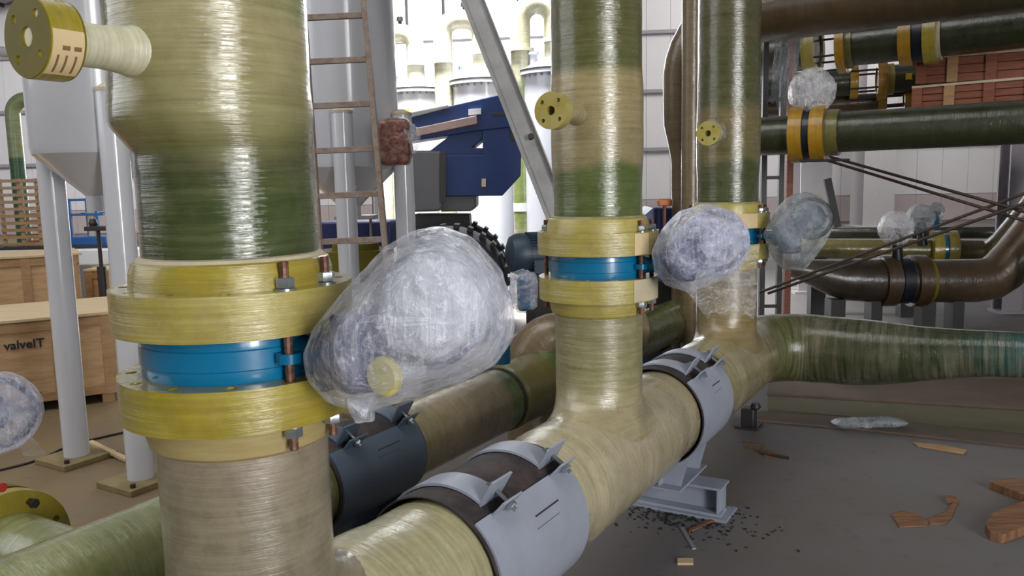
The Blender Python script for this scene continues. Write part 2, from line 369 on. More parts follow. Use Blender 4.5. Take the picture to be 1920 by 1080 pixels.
while t < 54:
    if t+.5 < t_l or t-.5 > t_r:
        for k, (src, z) in enumerate(((pan, 1.1+6.4), (dado, .55))):
            p_ = WA+WD*t+WN*.15+Z*z
            if first[k]: src.location = p_; first[k] = False
            else: copyof(src, wall, p_)
    t += 1.0
gf = True
for z in (3.2, 5.6, 8.0, 10.4, 12.8):
    for a, b_ in ((0, t_l), (t_r, 54)):
        part('girt', MB().box(WA+WD*((a+b_)/2)+Z*z, (b_-a, .16, .14), (WD, WN, Z)), m_girt, wall, smooth=False)
wn = thing('window_1', '', ''); del wn['label']; del wn['category']; wn['kind'] = 'structure'
nx, nz = 6, 7; hw = (t_r-t_l)/nx; hz = 14/nz
for i in range(nx+1): part('mullion', MB().box(WA+WD*(t_l+i*hw)+WN*.2+Z*7, (.12 if i % 3 else .3, .2, 14), (WD, WN, Z)), m_girt, wn, smooth=False)
for j in range(1, nz): part('transom', MB().box(WA+WD*((t_l+t_r)/2)+WN*.2+Z*(j*hz), (t_r-t_l, .16, .12), (WD, WN, Z)), m_white, wn, smooth=False)
pane = None
for i in range(nx):
    for j in range(nz):
        p_ = WA+WD*(t_l+(i+.5)*hw)+WN*.2+Z*((j+.5)*hz)
        if pane is None: pane = part('pane', MB().box(O, (hw-.2, .02, hz-.14), (WD, WN, Z)), m_glass, wn, smooth=False); pane.location = p_
        else: copyof(pane, wn, p_)
lw = struct('wall_left', MB().box((-26.5, 14.5, 5), (.2, 51, 10)), m_wall, smooth=False)
rw = struct('wall_right', MB().box((26.5, 14.5, 8), (.2, 51, 16)), m_wall, smooth=False)
ce = MB().prism([(-27, 9.3), (0, 15.6), (27, 15.6), (27, 15.8), (0, 15.8), (-27, 9.5)], 52, (0, 15, 0), Vector((1, 0, 0)), Z)
ceil = struct('ceiling', ce, m_roof, smooth=False)
for y in (12, 20, 28, 36): part('rafter', MB().bar((-26.4, y, 9.2), (0, y, 15.3), .25, .4), m_girt, ceil, smooth=False)
for k in range(9): part('purlin', MB().bar((-25.5+3*k, -2, 9.75+.7*k-.15), (-25.5+3*k, 38, 9.75+.7*k-.15), .1, .2), m_dark, ceil, smooth=False)
wr = MB().box((-11, -11, 8), (31, .2, 16)); wr.box((18, -11, 8), (17, .2, 16)); wr.box((7, -11, 11), (5, .2, 10)); struct('wall_rear', wr, m_wall, smooth=False)
# wall columns on the right
def steel_col(px, Y, w, h, lab, mat, base=True, name='steel_column'):
    g = gz(px, 500); g = at(px, 400, Y); g = Vector((g.x, g.y, 0))
    t_ = thing(name, lab, 'column', g)
    mb = MB()
    mb.box(g+Z*h/2+Vector((0, -w/2, 0)), (w, .03, h)); mb.box(g+Z*h/2+Vector((0, w/2, 0)), (w, .03, h)); mb.box(g+Z*h/2, (.03, w, h))
    part('profile', mb, mat, t_, smooth=False)
    if base:
        part('base_plate', MB().box(g+Z*.02, (w*1.3, w*1.3, .04)), mat, t_, smooth=False)
    return t_
steel_col(1634, 31, 1.15, 13, 'broad white steel column against the back wall, left of the small wrapped heads', m_column)
steel_col(1896, 11.0, .25, 2.95, 'grey steel post under the lowest rack pipe at the right edge', m_colgrey)
steel_col(1518, 13.5, .5, 3.1, 'wide pale grey post seen just under the ochre flanged rack valve', m_column)

# ------------------------------------------------------------------ generic fittings
def ringplate(mb, org, axis, r, bore, th, holes, rb, rh, a0):
    """flange with real through holes, from a filled 2d curve"""
    cu = bpy.data.curves.new('tmp', 'CURVE'); cu.dimensions = '2D'; cu.fill_mode = 'BOTH'; cu.extrude = th/2; cu.bevel_depth = .0
    def circ(cx, cy, rr, n):
        sp = cu.splines.new('POLY'); sp.points.add(n-1); sp.use_cyclic_u = True
        for i in range(n):
            a = 2*math.pi*i/n; sp.points[i].co = (cx+rr*math.cos(a), cy+rr*math.sin(a), 0, 1)
    circ(0, 0, r, 72); circ(0, 0, bore, 40)
    for k in range(holes):
        a = a0+2*math.pi*k/holes; circ(rb*math.cos(a), rb*math.sin(a), rh, 12)
    ob = bpy.data.objects.new('tmp', cu); me = ob.to_mesh()
    axis = axis.normalized(); x = (Vector((1, 0, 0)) if abs(axis.z) > .9 else Z.cross(axis).normalized()); y = axis.cross(x)
    vs = [Vector(org)+x*v.co.x+y*v.co.y+axis*v.co.z for v in me.vertices]; ws = [Vector((v.co.x, v.co.y, v.co.z)) for v in me.vertices]
    mb.add(vs, [tuple(p.vertices) for p in me.polygons], ws); ob.to_mesh_clear()
    bpy.data.objects.remove(ob); bpy.data.curves.remove(cu); return mb
def weld(mb):
    return mb
def hexnut(mb, c, axis, r, h, a0=0):
    axis = axis.normalized(); x = axis.orthogonal().normalized(); y = axis.cross(x); c = Vector(c)
    n = 6; vs = []
    for z, rr in ((-h/2, r*.94), (-h/2+h*.12, r), (h/2-h*.12, r), (h/2, r*.94)):
        vs += [c+axis*z+(x*math.cos(a0+k*math.pi/3)+y*math.sin(a0+k*math.pi/3))*rr for k in range(6)]
    fs = [(i*6+k, i*6+(k+1) % 6, i*6+6+(k+1) % 6, i*6+6+k) for i in range(3) for k in range(6)]+[tuple(range(6))[::-1], tuple(range(18, 24))]
    return mb.add(vs, fs)
def threaded(mb, a, b, r, pitch=.005):
    a = Vector(a); b = Vector(b); L = (b-a).length; n = int(L/pitch); prof = []
    for i in range(n+1): prof.append((r if i % 2 else r*.88, L*i/n))
    return mb.lathe(prof, a, b-a, 10)

VAZ = math.atan2(V.y, V.x)
FZ = (-.2181, -.3162, -.4201, -.5205)   # flange faces, relative to the camera
RF, RP, RH, ZC = .2743, .20, .25, -1.28

# ------------------------------------------------------------------ header pipe with its tees
HX = C0[0].dot(V)
def hp(t, dz=0, ds=0): return C0[0]+U*t+V*ds+Z*(zr(ZC)+dz)
hd = thing('fiberglass_header_pipe', 'long thick cream fibreglass pipe in front carrying three upright stubs and bending right', 'pipe', hp(0)-Z*(zr(ZC)))
pts = []; rad = []
def bandR(t):
    r = RH
    for i in range(3):
        d = abs(t-i*PL)
        r += .012*max(0, min(1, (.52-d)/.03))
    return r
t = -1.6
while t < 4.62: pts.append(hp(t)); rad.append(bandR(t)); t += .06
c0 = hp(4.62); bend = .42
pe = []
for k in range(1, 15):
    a = math.pi/2*k/14
    pe.append(c0+U*(bend*math.sin(a))+V*(bend*(1-math.cos(a))))
pts += pe; rad += [RH+.006]*len(pe)
e0 = pe[-1]
for d, r, dz in ((.1, .25, 0), (.2, .25, 0), (.3, .247, .0), (.42, .236, .005), (.55, .22, .012), (.7, .198, .022), (.85, .18, .036), (1.0, .166, .05), (1.15, .158, .062), (1.4, .155, .07), (2.0, .155, .075), (3.2, .155, .08)):
    pts.append(e0+V*d+Z*dz); rad.append(r)
part('pipe', MB().tube(pts, rad, 64, wz=-1.6), m_header, hd)
def stub(i, mat):
    c = C0[i]; vs = []; ws = []; seg = 72; zs = []
    rows = 22; h = .17
    top = FZ[3]
    for k in range(rows+1):
        s = k/rows            # 0 top of the fillet .. 1 on the header
        for j in range(seg):
            a = 2*math.pi*j/seg; ca, sa = math.cos(a), math.sin(a)   # ca along U
            ext = .035+.12*ca*ca
            r = RP+ext*(s**2.6)
            off = abs(sa)*r; Rr = RH+.014
            surf = ZC+math.sqrt(max(1e-4, Rr*Rr-min(off, Rr*.995)**2))
            z = surf+h*(1-s)**1.7 - .006*s
            p_ = c+(U*ca+V*sa)*r; vs.append(Vector((p_.x, p_.y, zr(z)))); ws.append(Vector((r*ca, r*sa, z)))
    for k, z in ((0, 0),): pass
    n0 = len(vs)
    up = []
    for z in [-.86+.03*q for q in range(0, 12)]+[top]:
        for j in range(seg):
            a = 2*math.pi*j/seg; p_ = c+(U*math.cos(a)+V*math.sin(a))*RP; up.append((Vector((p_.x, p_.y, zr(z))), Vector((RP*math.cos(a), RP*math.sin(a), z))))
    fs = [(q*seg+j, q*seg+(j+1) % seg, (q+1)*seg+(j+1) % seg, (q+1)*seg+j) for q in range(rows) for j in range(seg)]
    m = n0
    vs += [q[0] for q in up]; ws += [q[1] for q in up]
    fs += [(m+q*seg+j, m+q*seg+(j+1) % seg, m+(q+1)*seg+(j+1) % seg, m+(q+1)*seg+j) for q in range(12) for j in range(seg)]
    fs += [(j, m+j, m+(j+1) % seg, (j+1) % seg) for j in range(seg)]
    st = part('stub_pipe', MB().add(vs, fs, ws), mat, hd)
    fl = MB(); ringplate(fl, c+Z*zr((FZ[2]+FZ[3])/2), Z, RF-.004, .155, FZ[2]-FZ[3], 12, .242, .0135, VAZ+R_(15))
    part('flange', fl, (m_yellow2, m_yellow, m_yellow)[i], hd)
    hb = MB().lathe([(.2005, -.075), (.213, -.066), (.222, -.03), (.226, 0)], c+Z*zr(FZ[3]), Z, 64, wz=FZ[3])
    part('hub', hb, m_yellow if i else m_tanhub, hd)
    return st
m_stub3 = grp('fiberglass_stub_brown', [(-1.0, S(140, 122, 80)), (-.6, S(120, 108, 80))], amt=.35, rough=.3)
for i, mt in enumerate((m_stub1, m_stub2, m_stub3)): stub(i, mt)

# ------------------------------------------------------------------ risers
NOZ = -U
def rim_patch(parent, c, R, z0, z1, a0, a1, mat, name='sticker', bumpy=False, label=None):
    mb = MB().arc(c, Vector((1, 0, 0)), Vector((0, 1, 0)), Z, a0, a1, R-.002, R+.0025, z0, z1, 10)
    return part(name, mb, mat, parent, label=label)
def riser(i, mat, label):
    c = C0[i]; g = c+Z*zr(FZ[0]-.098)
    rp = thing('fiberglass_riser_pipe', label, 'pipe', g)
    zt = 4.1
    if i == 0:      # eccentric reducer, bulging towards the left
        prof = []
        mb = MB(); vs = []; ws = []; seg = 80; lv = []
        z = FZ[0]+.05
        while z < zt: lv.append(z); z += .008 if z < .3 else .1
        lv[0] = -.162
        for z in lv:
            q = max(0, min(1, (z-.075)/.085)); q = q*q*(3-2*q)
            r = RP+.021*q; cx = -.022*q
            r += .005*math.exp(-((z-.175)/.04)**2)-.002*math.exp(-((z-.085)/.015)**2)
            for j in range(seg):
                a = 2*math.pi*j/seg
                ww = .003*noise.noise(Vector((math.cos(a)*1.4, math.sin(a)*1.4, z*5)))*(1 if z > .0 else .3)
                vs.append(Vector((c.x+cx+(r+ww)*math.cos(a), c.y+(r+ww)*math.sin(a), zr(z)))); ws.append(Vector((r*math.cos(a), r*math.sin(a), z)))
        n = len(lv)
        mb.add(vs, [(k*seg+j, k*seg+(j+1) % seg, (k+1)*seg+(j+1) % seg, (k+1)*seg+j) for k in range(n-1) for j in range(seg)]+[tuple(range(seg))[::-1]], ws)
        body = part('pipe', mb, mat, rp)
    else:
        prof = []; z = -.162
        while z < zt:
            e = math.exp(-((z-.26)/.2)**6)*.006
            prof.append((RP+e+.0015*noise.noise(Vector((i, 3, z*9))), z)); z += .025 if z < .7 else .25
        mb = MB().lathe(prof, c+Z*CAMH, Z, 72); body = part('pipe', mb, mat, rp)
    fl = MB(); ringplate(fl, c+Z*zr((FZ[0]+FZ[1])/2), Z, RF, .155, FZ[0]-FZ[1], 12, .242, .0135, VAZ+R_(15)); part('flange', fl, m_yellow, rp)
    hb = MB().lathe([(.232, 0), (.229, .035), (.222, .058), (.2, .066)], c+Z*zr(FZ[0]), Z, 72, wz=.5); part('hub', hb, m_yellow2 if i == 0 else m_yellow, rp)
    part('resin_joint', MB().lathe([(.214, .060), (.209, .068), (.2015, .071)], c+Z*zr(FZ[0]), Z, 72), m_dusty if i == 0 else m_gridface, rp, label='pale dusty resin seam above the flange')
    # branch nozzle with a small flange
    NL = .44
    target = {0: (92, 68), 1: (1041, 207), 2: (1331, 250)}[i]
    fc = c+NOZ*NL; p_ = at(target[0], target[1], fc.y); zc = p_.z
    base = Vector((c.x, c.y, zc))
    tb = MB().tube([base+NOZ*q for q in (.12, .2, .235, .27, .32, .38)], [.05, .05, .041, .038, .037, .037], 32)
    if i == 0: tb = MB().tube([base+NOZ*q for q in (.1, .19, .22, .245, .27, .3, .39)], [.07, .066, .056, .049, .045, .043, .043], 32)
    nz_ = part('nozzle', tb, mat if i else m_creampipe, rp)
    f2 = MB(); rr = .074 if i else .0745; th = .07 if i == 0 else .055
    ringplate(f2, base+NOZ*(NL-th/2), NOZ, rr, .0185, th, 4, .052, .0085, R_(48))
    fb = part('nozzle_flange', f2, m_yellow if i else m_yface, nz_, bevel=0)
    if i == 0:
        part('rim_band', MB().lathe([(rr, -th+.004), (rr+.0018, -th+.006), (rr+.0018, -.004), (rr, -.003)], base+NOZ*NL, NOZ, 64), m_yellow2, nz_)
        # sticker on the side facing the camera, with rows of illegible print
        rx = Z.cross(NOZ).normalized(); ry = Z
        s0, s1 = (-62, 6) if rx.dot(Vector((1, 0, 0))) > 0 else (174, 242)
        part('sticker', MB().arc(base+NOZ*(NL-th), rx, ry, NOZ, s0, s1, rr+.001, rr+.0035, .006, th-.004, 12), m_peach, nz_, label='pale cream paper sticker with small print on the rim')
        lines = MB()
        def dd(a): return a if s0 < 0 else 180-a
        for a_, t0_, t1_ in ((-18, .012, .026), (-18, .034, .048)):
            lines.arc(base+NOZ*(NL-th), rx, ry, NOZ, dd(a_)-3, dd(a_)+3, rr+.003, rr+.0042, t0_, t1_, 3)
        for tt in (.018, .036, .052): lines.arc(base+NOZ*(NL-th), rx, ry, NOZ, min(dd(-28), dd(-56)), max(dd(-28), dd(-56)), rr+.003, rr+.0042, tt, tt+.004, 6)
        part('small_print', lines, m_textbrown, nz_)
    if i == 1:
        cz = c
        rim_patch(rp, c, RF, zr(FZ[1]+.004), zr(FZ[0]-.004), -62, -44, m_peach, label='peach coloured patch at the right end of the flange rim')
    return rp
riser(0, m_col1, 'nearest wide riser pipe, dark green below, beige green above, branch stub at left')
riser(1, m_col2, 'middle green riser pipe with a beige overwrapped band and small yellow branch flange')
r3 = riser(2, m_col3, 'farthest dark olive riser pipe of the three, small branch flange wrapped in film')
rim_patch(hd, C0[1], RF-.004, zr(FZ[3]+.004), zr(FZ[2]-.002), -62, -20, m_dusty, 'rough_patch', label='rough beige patch on the flange rim')
rim_patch(r3, C0[2], RF, zr(FZ[1]+.004), zr(FZ[0]-.004), -100, -62, m_peach, label='peach coloured patch on the flange rim')

# ------------------------------------------------------------------ film wrapping
def film_hull(pts, seed, disp=.012, level=5, smooth_it=3, freq=9.0, ridge=.010):
    hb = bmesh.new()
    for p in pts: hb.verts.new(p)
    bmesh.ops.convex_hull(hb, input=hb.verts[:])
    bmesh.ops.triangulate(hb, faces=hb.faces[:])
    tree = BVHTree.FromBMesh(hb); c = sum((Vector(p) for p in pts), Vector())/len(pts)
    hb.free()
    b = bmesh.new(); bmesh.ops.create_icosphere(b, subdivisions=level, radius=1)
    for v in b.verts:
        d = v.co.normalized(); h = tree.ray_cast(c+d*5, -d)
        v.co = h[0] if h[0] is not None else c+d*.05
    for _ in range(smooth_it): bmesh.ops.smooth_vert(b, verts=b.verts, factor=.5, use_axis_x=True, use_axis_y=True, use_axis_z=True)
    b.normal_update()
    ns = [v.normal.copy() for v in b.verts]
    sv = Vector((seed*7.3, seed*3.1, seed))
    for v, n in zip(b.verts, ns):
        q = v.co*freq+sv
        a = noise.noise(q)*disp + (1-abs(noise.noise(Vector((q.x*2.3, q.y*.8, q.z*2.3)))))*ridge + noise.noise(q*3.1)*disp*.35
        v.co += n*(a)
    mb = MB(); mb.v = [v.co.copy() for v in b.verts]; mb.w = [v.co-c for v in b.verts]; mb.f = [tuple(v.index for v in f.verts) for f in b.faces]; mb.sharp = 50
    b.free(); return mb
def circle_pts(c, n, r, k=24, th=.0):
    n = n.normalized(); x = n.orthogonal().normalized(); y = n.cross(x)
    return [c+(x*math.cos(2*math.pi*j/k)+y*math.sin(2*math.pi*j/k))*r+n*s_ for j in range(k) for s_ in ((-th, th) if th else (0,))]
def torus(mb, c, n, R, r, seg=40, k=10):
    n = n.normalized(); x = n.orthogonal().normalized(); y = n.cross(x)
    vs = []
    for i in range(seg):
        a = 2*math.pi*i/seg; d = x*math.cos(a)+y*math.sin(a)
        for j in range(k):
            b_ = 2*math.pi*j/k; vs.append(c+d*(R+r*math.cos(b_))+n*(r*math.sin(b_)))
    return mb.add(vs, [(i*k+j, i*k+(j+1) % k, ((i+1) % seg)*k+(j+1) % k, ((i+1) % seg)*k+j) for i in range(seg) for j in range(k)])
def handwheel(parent, c, n, R, mat, name='handwheel'):
    mb = MB(); torus(mb, c, n, R, .013)
    n = n.normalized(); x = n.orthogonal().normalized(); y = n.cross(x)
    for k in range(3):
        a = 2*math.pi*k/3+.4; d = x*math.cos(a)+y*math.sin(a); mb.tube([c+d*.02, c+d*(R*.5)+n*.015, c+d*R], .009, 8)
    mb.lathe([(.028, -.025), (.03, 0), (.028, .025)], c, n, 20)
    return part(name, mb, mat, parent)

# ------------------------------------------------------------------ butterfly valves between the flanges
def valve(i, label, fmat, wheelmat):
    c = C0[i]; zc = (FZ[1]+FZ[2])/2
    vt = thing('butterfly_valve', label, 'valve', c+Z*zr(FZ[2]))
    h = FZ[1]-FZ[2]
    mb = MB().lathe([(.17, 0), (.215, 0), (.2165, .004), (.2165, .028), (.2195, .031), (.2195, h-.031), (.2165, h-.028), (.2165, h-.004), (.215, h), (.17, h)], c+Z*zr(FZ[2]), Z, 80)
    vb = part('valve_body', mb, m_blue, vt)
    ncl = c+Z*zr(zc)
    nk = MB().tube([ncl+V*q for q in (.19, .23, .26, .30, .315)], [.045, .036, .03, .03, .045], 24).box(ncl+V*.318, (.014, .12, .12), (V, U, Z))
    part('shaft_neck', nk, m_blue, vb)
    for sgn in (-1, 1):
        a = VAZ+R_(15)*sgn; d = Vector((math.cos(a), math.sin(a), 0)); tn = Z.cross(d)
        # locating eye around the stud
        mm = MB(); ax2 = (d, tn, Z); cc = ncl+d*.242
        mm.lathe([(.017, -.011), (.027, -.011), (.027, .011), (.017, .011)], cc, Z, 24, closed_ring=True)
        mm.box(ncl+d*.2185+Z*0, (.012, .045, .022), ax2)
        part('locating_eye', mm, m_blue, vb)
    # studs: a rusty threaded stud with two zinc nuts each
    angs = (15, -15, 165, -165) if i else (15, -15, -165)
    for a_ in angs:
        a = VAZ+R_(a_); d = Vector((math.cos(a), math.sin(a), 0)); p_ = c+d*.242
        ztop = FZ[0]+(.062 if i == 0 else .05); zbot = FZ[3]-.058
        s_ = part('stud', threaded(MB(), p_+Z*zr(zbot), p_+Z*zr(ztop), .0105), m_rust, vt)
        for zz in (FZ[0]+.016, FZ[3]-.016):
            part('washer', MB().lathe([(.011, 0), (.024, 0), (.024, .004), (.011, .004)], p_+Z*(zr(zz)+(-.016 if zz > -.4 else .012)), Z, 20, closed_ring=True), m_zinc, s_)
            part('nut', hexnut(MB(), p_+Z*zr(zz), Z, .0215, .022, a), m_zinc, s_)
    # gearbox with handwheel
    g0 = ncl+V*.375
    gc = ncl+V*.418-U*(.045, .07, .06)[i]+Z*.012
    gb = MB().lathe([(0, -.082), (.04, -.082), (.047, -.076), (.05, -.045), (.045, -.04), (.045, .045), (.05, .05), (.047, .076), (.04, .082), (0, .082)], gc+Z*.015, Z, 32)
    gb.box(ncl+V*.332, (.016, .13, .13), (V, U, Z)); gb.box(ncl+V*.37-U*.03, (.09, .10, .10), (V, U, Z))
    gbo = part('gearbox', gb, m_navydark, vt)
    if i == 0: part('position_indicator', MB().lathe([(.042, 0), (.042, .012), (.036, .018), (0, .02)], ncl+V*.50-U*.055-Z*.015, NOZ, 24), m_indic, gbo, label='pale yellow round indicator cap')
    part('worm_housing', MB().tube([gc+V*.02, gc+V*.09+U*.03+Z*.04], .036, 18), m_navydark, gbo)
    wc = c+V*.525+U*.06+Z*zr(-.262); wn_ = (-U*.9+V*.25+Z*.15)
    sh = MB().tube([gc+V*.05, wc], .014, 12); part('wheel_shaft', sh, m_zinc, gbo)
    handwheel(vt, wc, wn_, (.115, .12, .125)[i], wheelmat)
    part('actuator_cover', MB().lathe([(0, -.05), (.075, -.05), (.085, -.03), (.085, .05), (.05, .07), (0, .07)], wc-U*.02, wn_, 28), m_navydark, vt)
    return vt, g0, wc, wn_
def gearbox_pts(g0, a=.07):
    return [g0+V*x+U*y+Z*z for x in (-.055, .06) for y in (-.06, .06) for z in (-a, a)]
vt1, g0, wc, wn_ = valve(0, 'near blue butterfly valve between yellow flanges, handwheel gearbox bundled in shiny film', m_film, m_navydark)
def bundle(outl, Yl, Yr, depth):
    """points around an outline plus a domed front and back, so that the film has real thickness"""
    x0 = min(p[0] for p in outl); x1 = max(p[0] for p in outl); cx = sum(p[0] for p in outl)/len(outl); cy = sum(p[1] for p in outl)/len(outl); P = []
    for px, py in outl:
        Y = Yl+(Yr-Yl)*(px-x0)/(x1-x0); P.append(at(px, py, Y))
        for k, dd_ in ((.72, .8), (.4, 1.0)):
            for s_ in (-1, 1): P.append(at(cx+(px-cx)*k, cy+(py-cy)*k, Y+s_*depth*dd_))
    return P
OUT1 = [(566, 665), (588, 612), (652, 545), (715, 470), (775, 432), (830, 424), (890, 445), (938, 500), (964, 570), (966, 628), (935, 680), (862, 716), (780, 744), (690, 772), (612, 758), (574, 715)]
part('stretch_film', film_hull(bundle(OUT1, 1.70, 1.71, .17), 1, .0035, 6, 4, 12, .003), m_film, vt1, label='crinkled transparent stretch film')
tail = film_hull([at(650, 750, 1.66), at(705, 745, 1.72), at(650, 750, 1.76), at(668, 792, 1.70), at(700, 788, 1.72), at(680, 780, 1.66), at(690, 780, 1.76)], 8, .004, 5, 1, 22, .004)
part('film_tail', tail, m_film, vt1, label='twisted tail of film hanging under the bundle')
vt2, g2, w2, n2 = valve(1, 'middle blue butterfly valve with round film bundle and loose clear bag at its right', m_film2, m_navydark)
OUT2 = [(1221, 475), (1238, 432), (1272, 396), (1325, 380), (1376, 394), (1403, 432), (1407, 470), (1384, 510), (1332, 534), (1290, 548), (1250, 536), (1228, 512)]
part('stretch_film', film_hull(bundle(OUT2, 3.48, 3.48, .17), 2, .004, 6, 3, 12, .003), m_film2, vt2, label='glossy blueish stretch film')
vt3, g3, w3, n3 = valve(2, 'far blue butterfly valve with dull film over its dark handwheel, right of the others', m_film3, m_dark)
OUT3 = [(1430, 438), (1448, 400), (1474, 370), (1512, 358), (1545, 372), (1561, 402), (1556, 442), (1532, 480), (1508, 506), (1470, 508), (1445, 480)]
part('stretch_film', film_hull(bundle(OUT3, 5.24, 5.24, .19), 3, .008, 5, 2, 9, .005), m_film3, vt3, label='dull crumpled film')
part('gearbox_cover', MB().lathe([(0, -.078), (.03, -.078), (.037, -.072), (.037, .072), (.03, .078), (0, .078)], at(655, 658, 1.655), Z, 24), m_navydark, vt1)
part('gearbox_cover', MB().lathe([(0, -.088), (.042, -.088), (.05, -.08), (.05, .08), (.042, .088), (0, .088)], at(1283, 486, 3.41), Z, 24), m_navydark, vt2)
part('gearbox_cover', MB().lathe([(0, -.09), (.06, -.09), (.068, -.08), (.068, .08), (.06, .09), (0, .09)], at(1482, 448, 5.19), Z, 24), m_navydark, vt3)
part('inner_film_layer', film_hull(bundle([(655, 562), (720, 484), (780, 446), (832, 436), (890, 458), (932, 512), (954, 575), (952, 625), (922, 670), (850, 702), (765, 722), (705, 700), (690, 620)], 1.70, 1.71, .135), 14, .003, 5, 3, 14, .003), m_film, vt1)
part('inner_film_layer', film_hull(circle_pts(at(1338, 455, 3.47), Vector((-.15, -1, .1)), .145, th=.07), 15, .003, 5, 3, 14, .003), m_film2, vt2)
part('inner_film_layer', film_hull(circle_pts(at(845, 560, 1.70), Vector((-.15, -1, .1)), .100, th=.08), 16, .003, 5, 3, 14, .003), m_film, vt1)
# loose bag of clear film under the middle bundle
def drape(corners, nx, ny, seed, amp, belly):
    a, b, c, d = corners; vs = []; ws = []
    nrm = (b-a).cross(d-a).normalized()
    for j in range(ny+1):
        for i in range(nx+1):
            u_, v_ = i/nx, j/ny; p = (a*(1-u_)+b*u_)*(1-v_)+(d*(1-u_)+c*u_)*v_
            q = Vector((u_*6+seed, v_*3, seed)); w = noise.noise(q)*amp+(1-abs(noise.noise(Vector((u_*9, v_*2.2, seed+4)))))*amp*.8
            e = math.sin(u_*math.pi)*math.sin(min(1, v_*1.1)*math.pi*.5)
            p = p+nrm*(w+belly*e)+Z*(noise.noise(Vector((u_*5, seed, 1)))*.04*v_); vs.append(p); ws.append(Vector((u_*.4, v_*.4, w)))
    fs = [(j*(nx+1)+i, j*(nx+1)+i+1, (j+1)*(nx+1)+i+1, (j+1)*(nx+1)+i) for j in range(ny) for i in range(nx)]
    return vs, fs, ws
Yb = w2.y-.02
cs = [at(1268, 520, Yb), at(1428, 455, Yb+.12), at(1418, 590, Yb+.12), at(1322, 588, Yb)]
mb = MB()
for bl, sd in ((-.05, 3), (.05, 9)):
    v_, f_, w_ = drape(cs, 48, 36, sd, .016, bl); mb.add(v_, f_, w_)
mb.sharp = 60
part('loose_film_bag', mb, m_bag, vt2, label='loose clear plastic hanging below the bundle')
# film around the far branch flange
cN = C0[2]+NOZ*.36; zN = at(1340, 250, cN.y).z
part('stretch_film', film_hull(circle_pts(Vector((cN.x, cN.y, zN)), NOZ, .075, th=.05), 5, .006, 4, 1, 20), m_clear, r3)

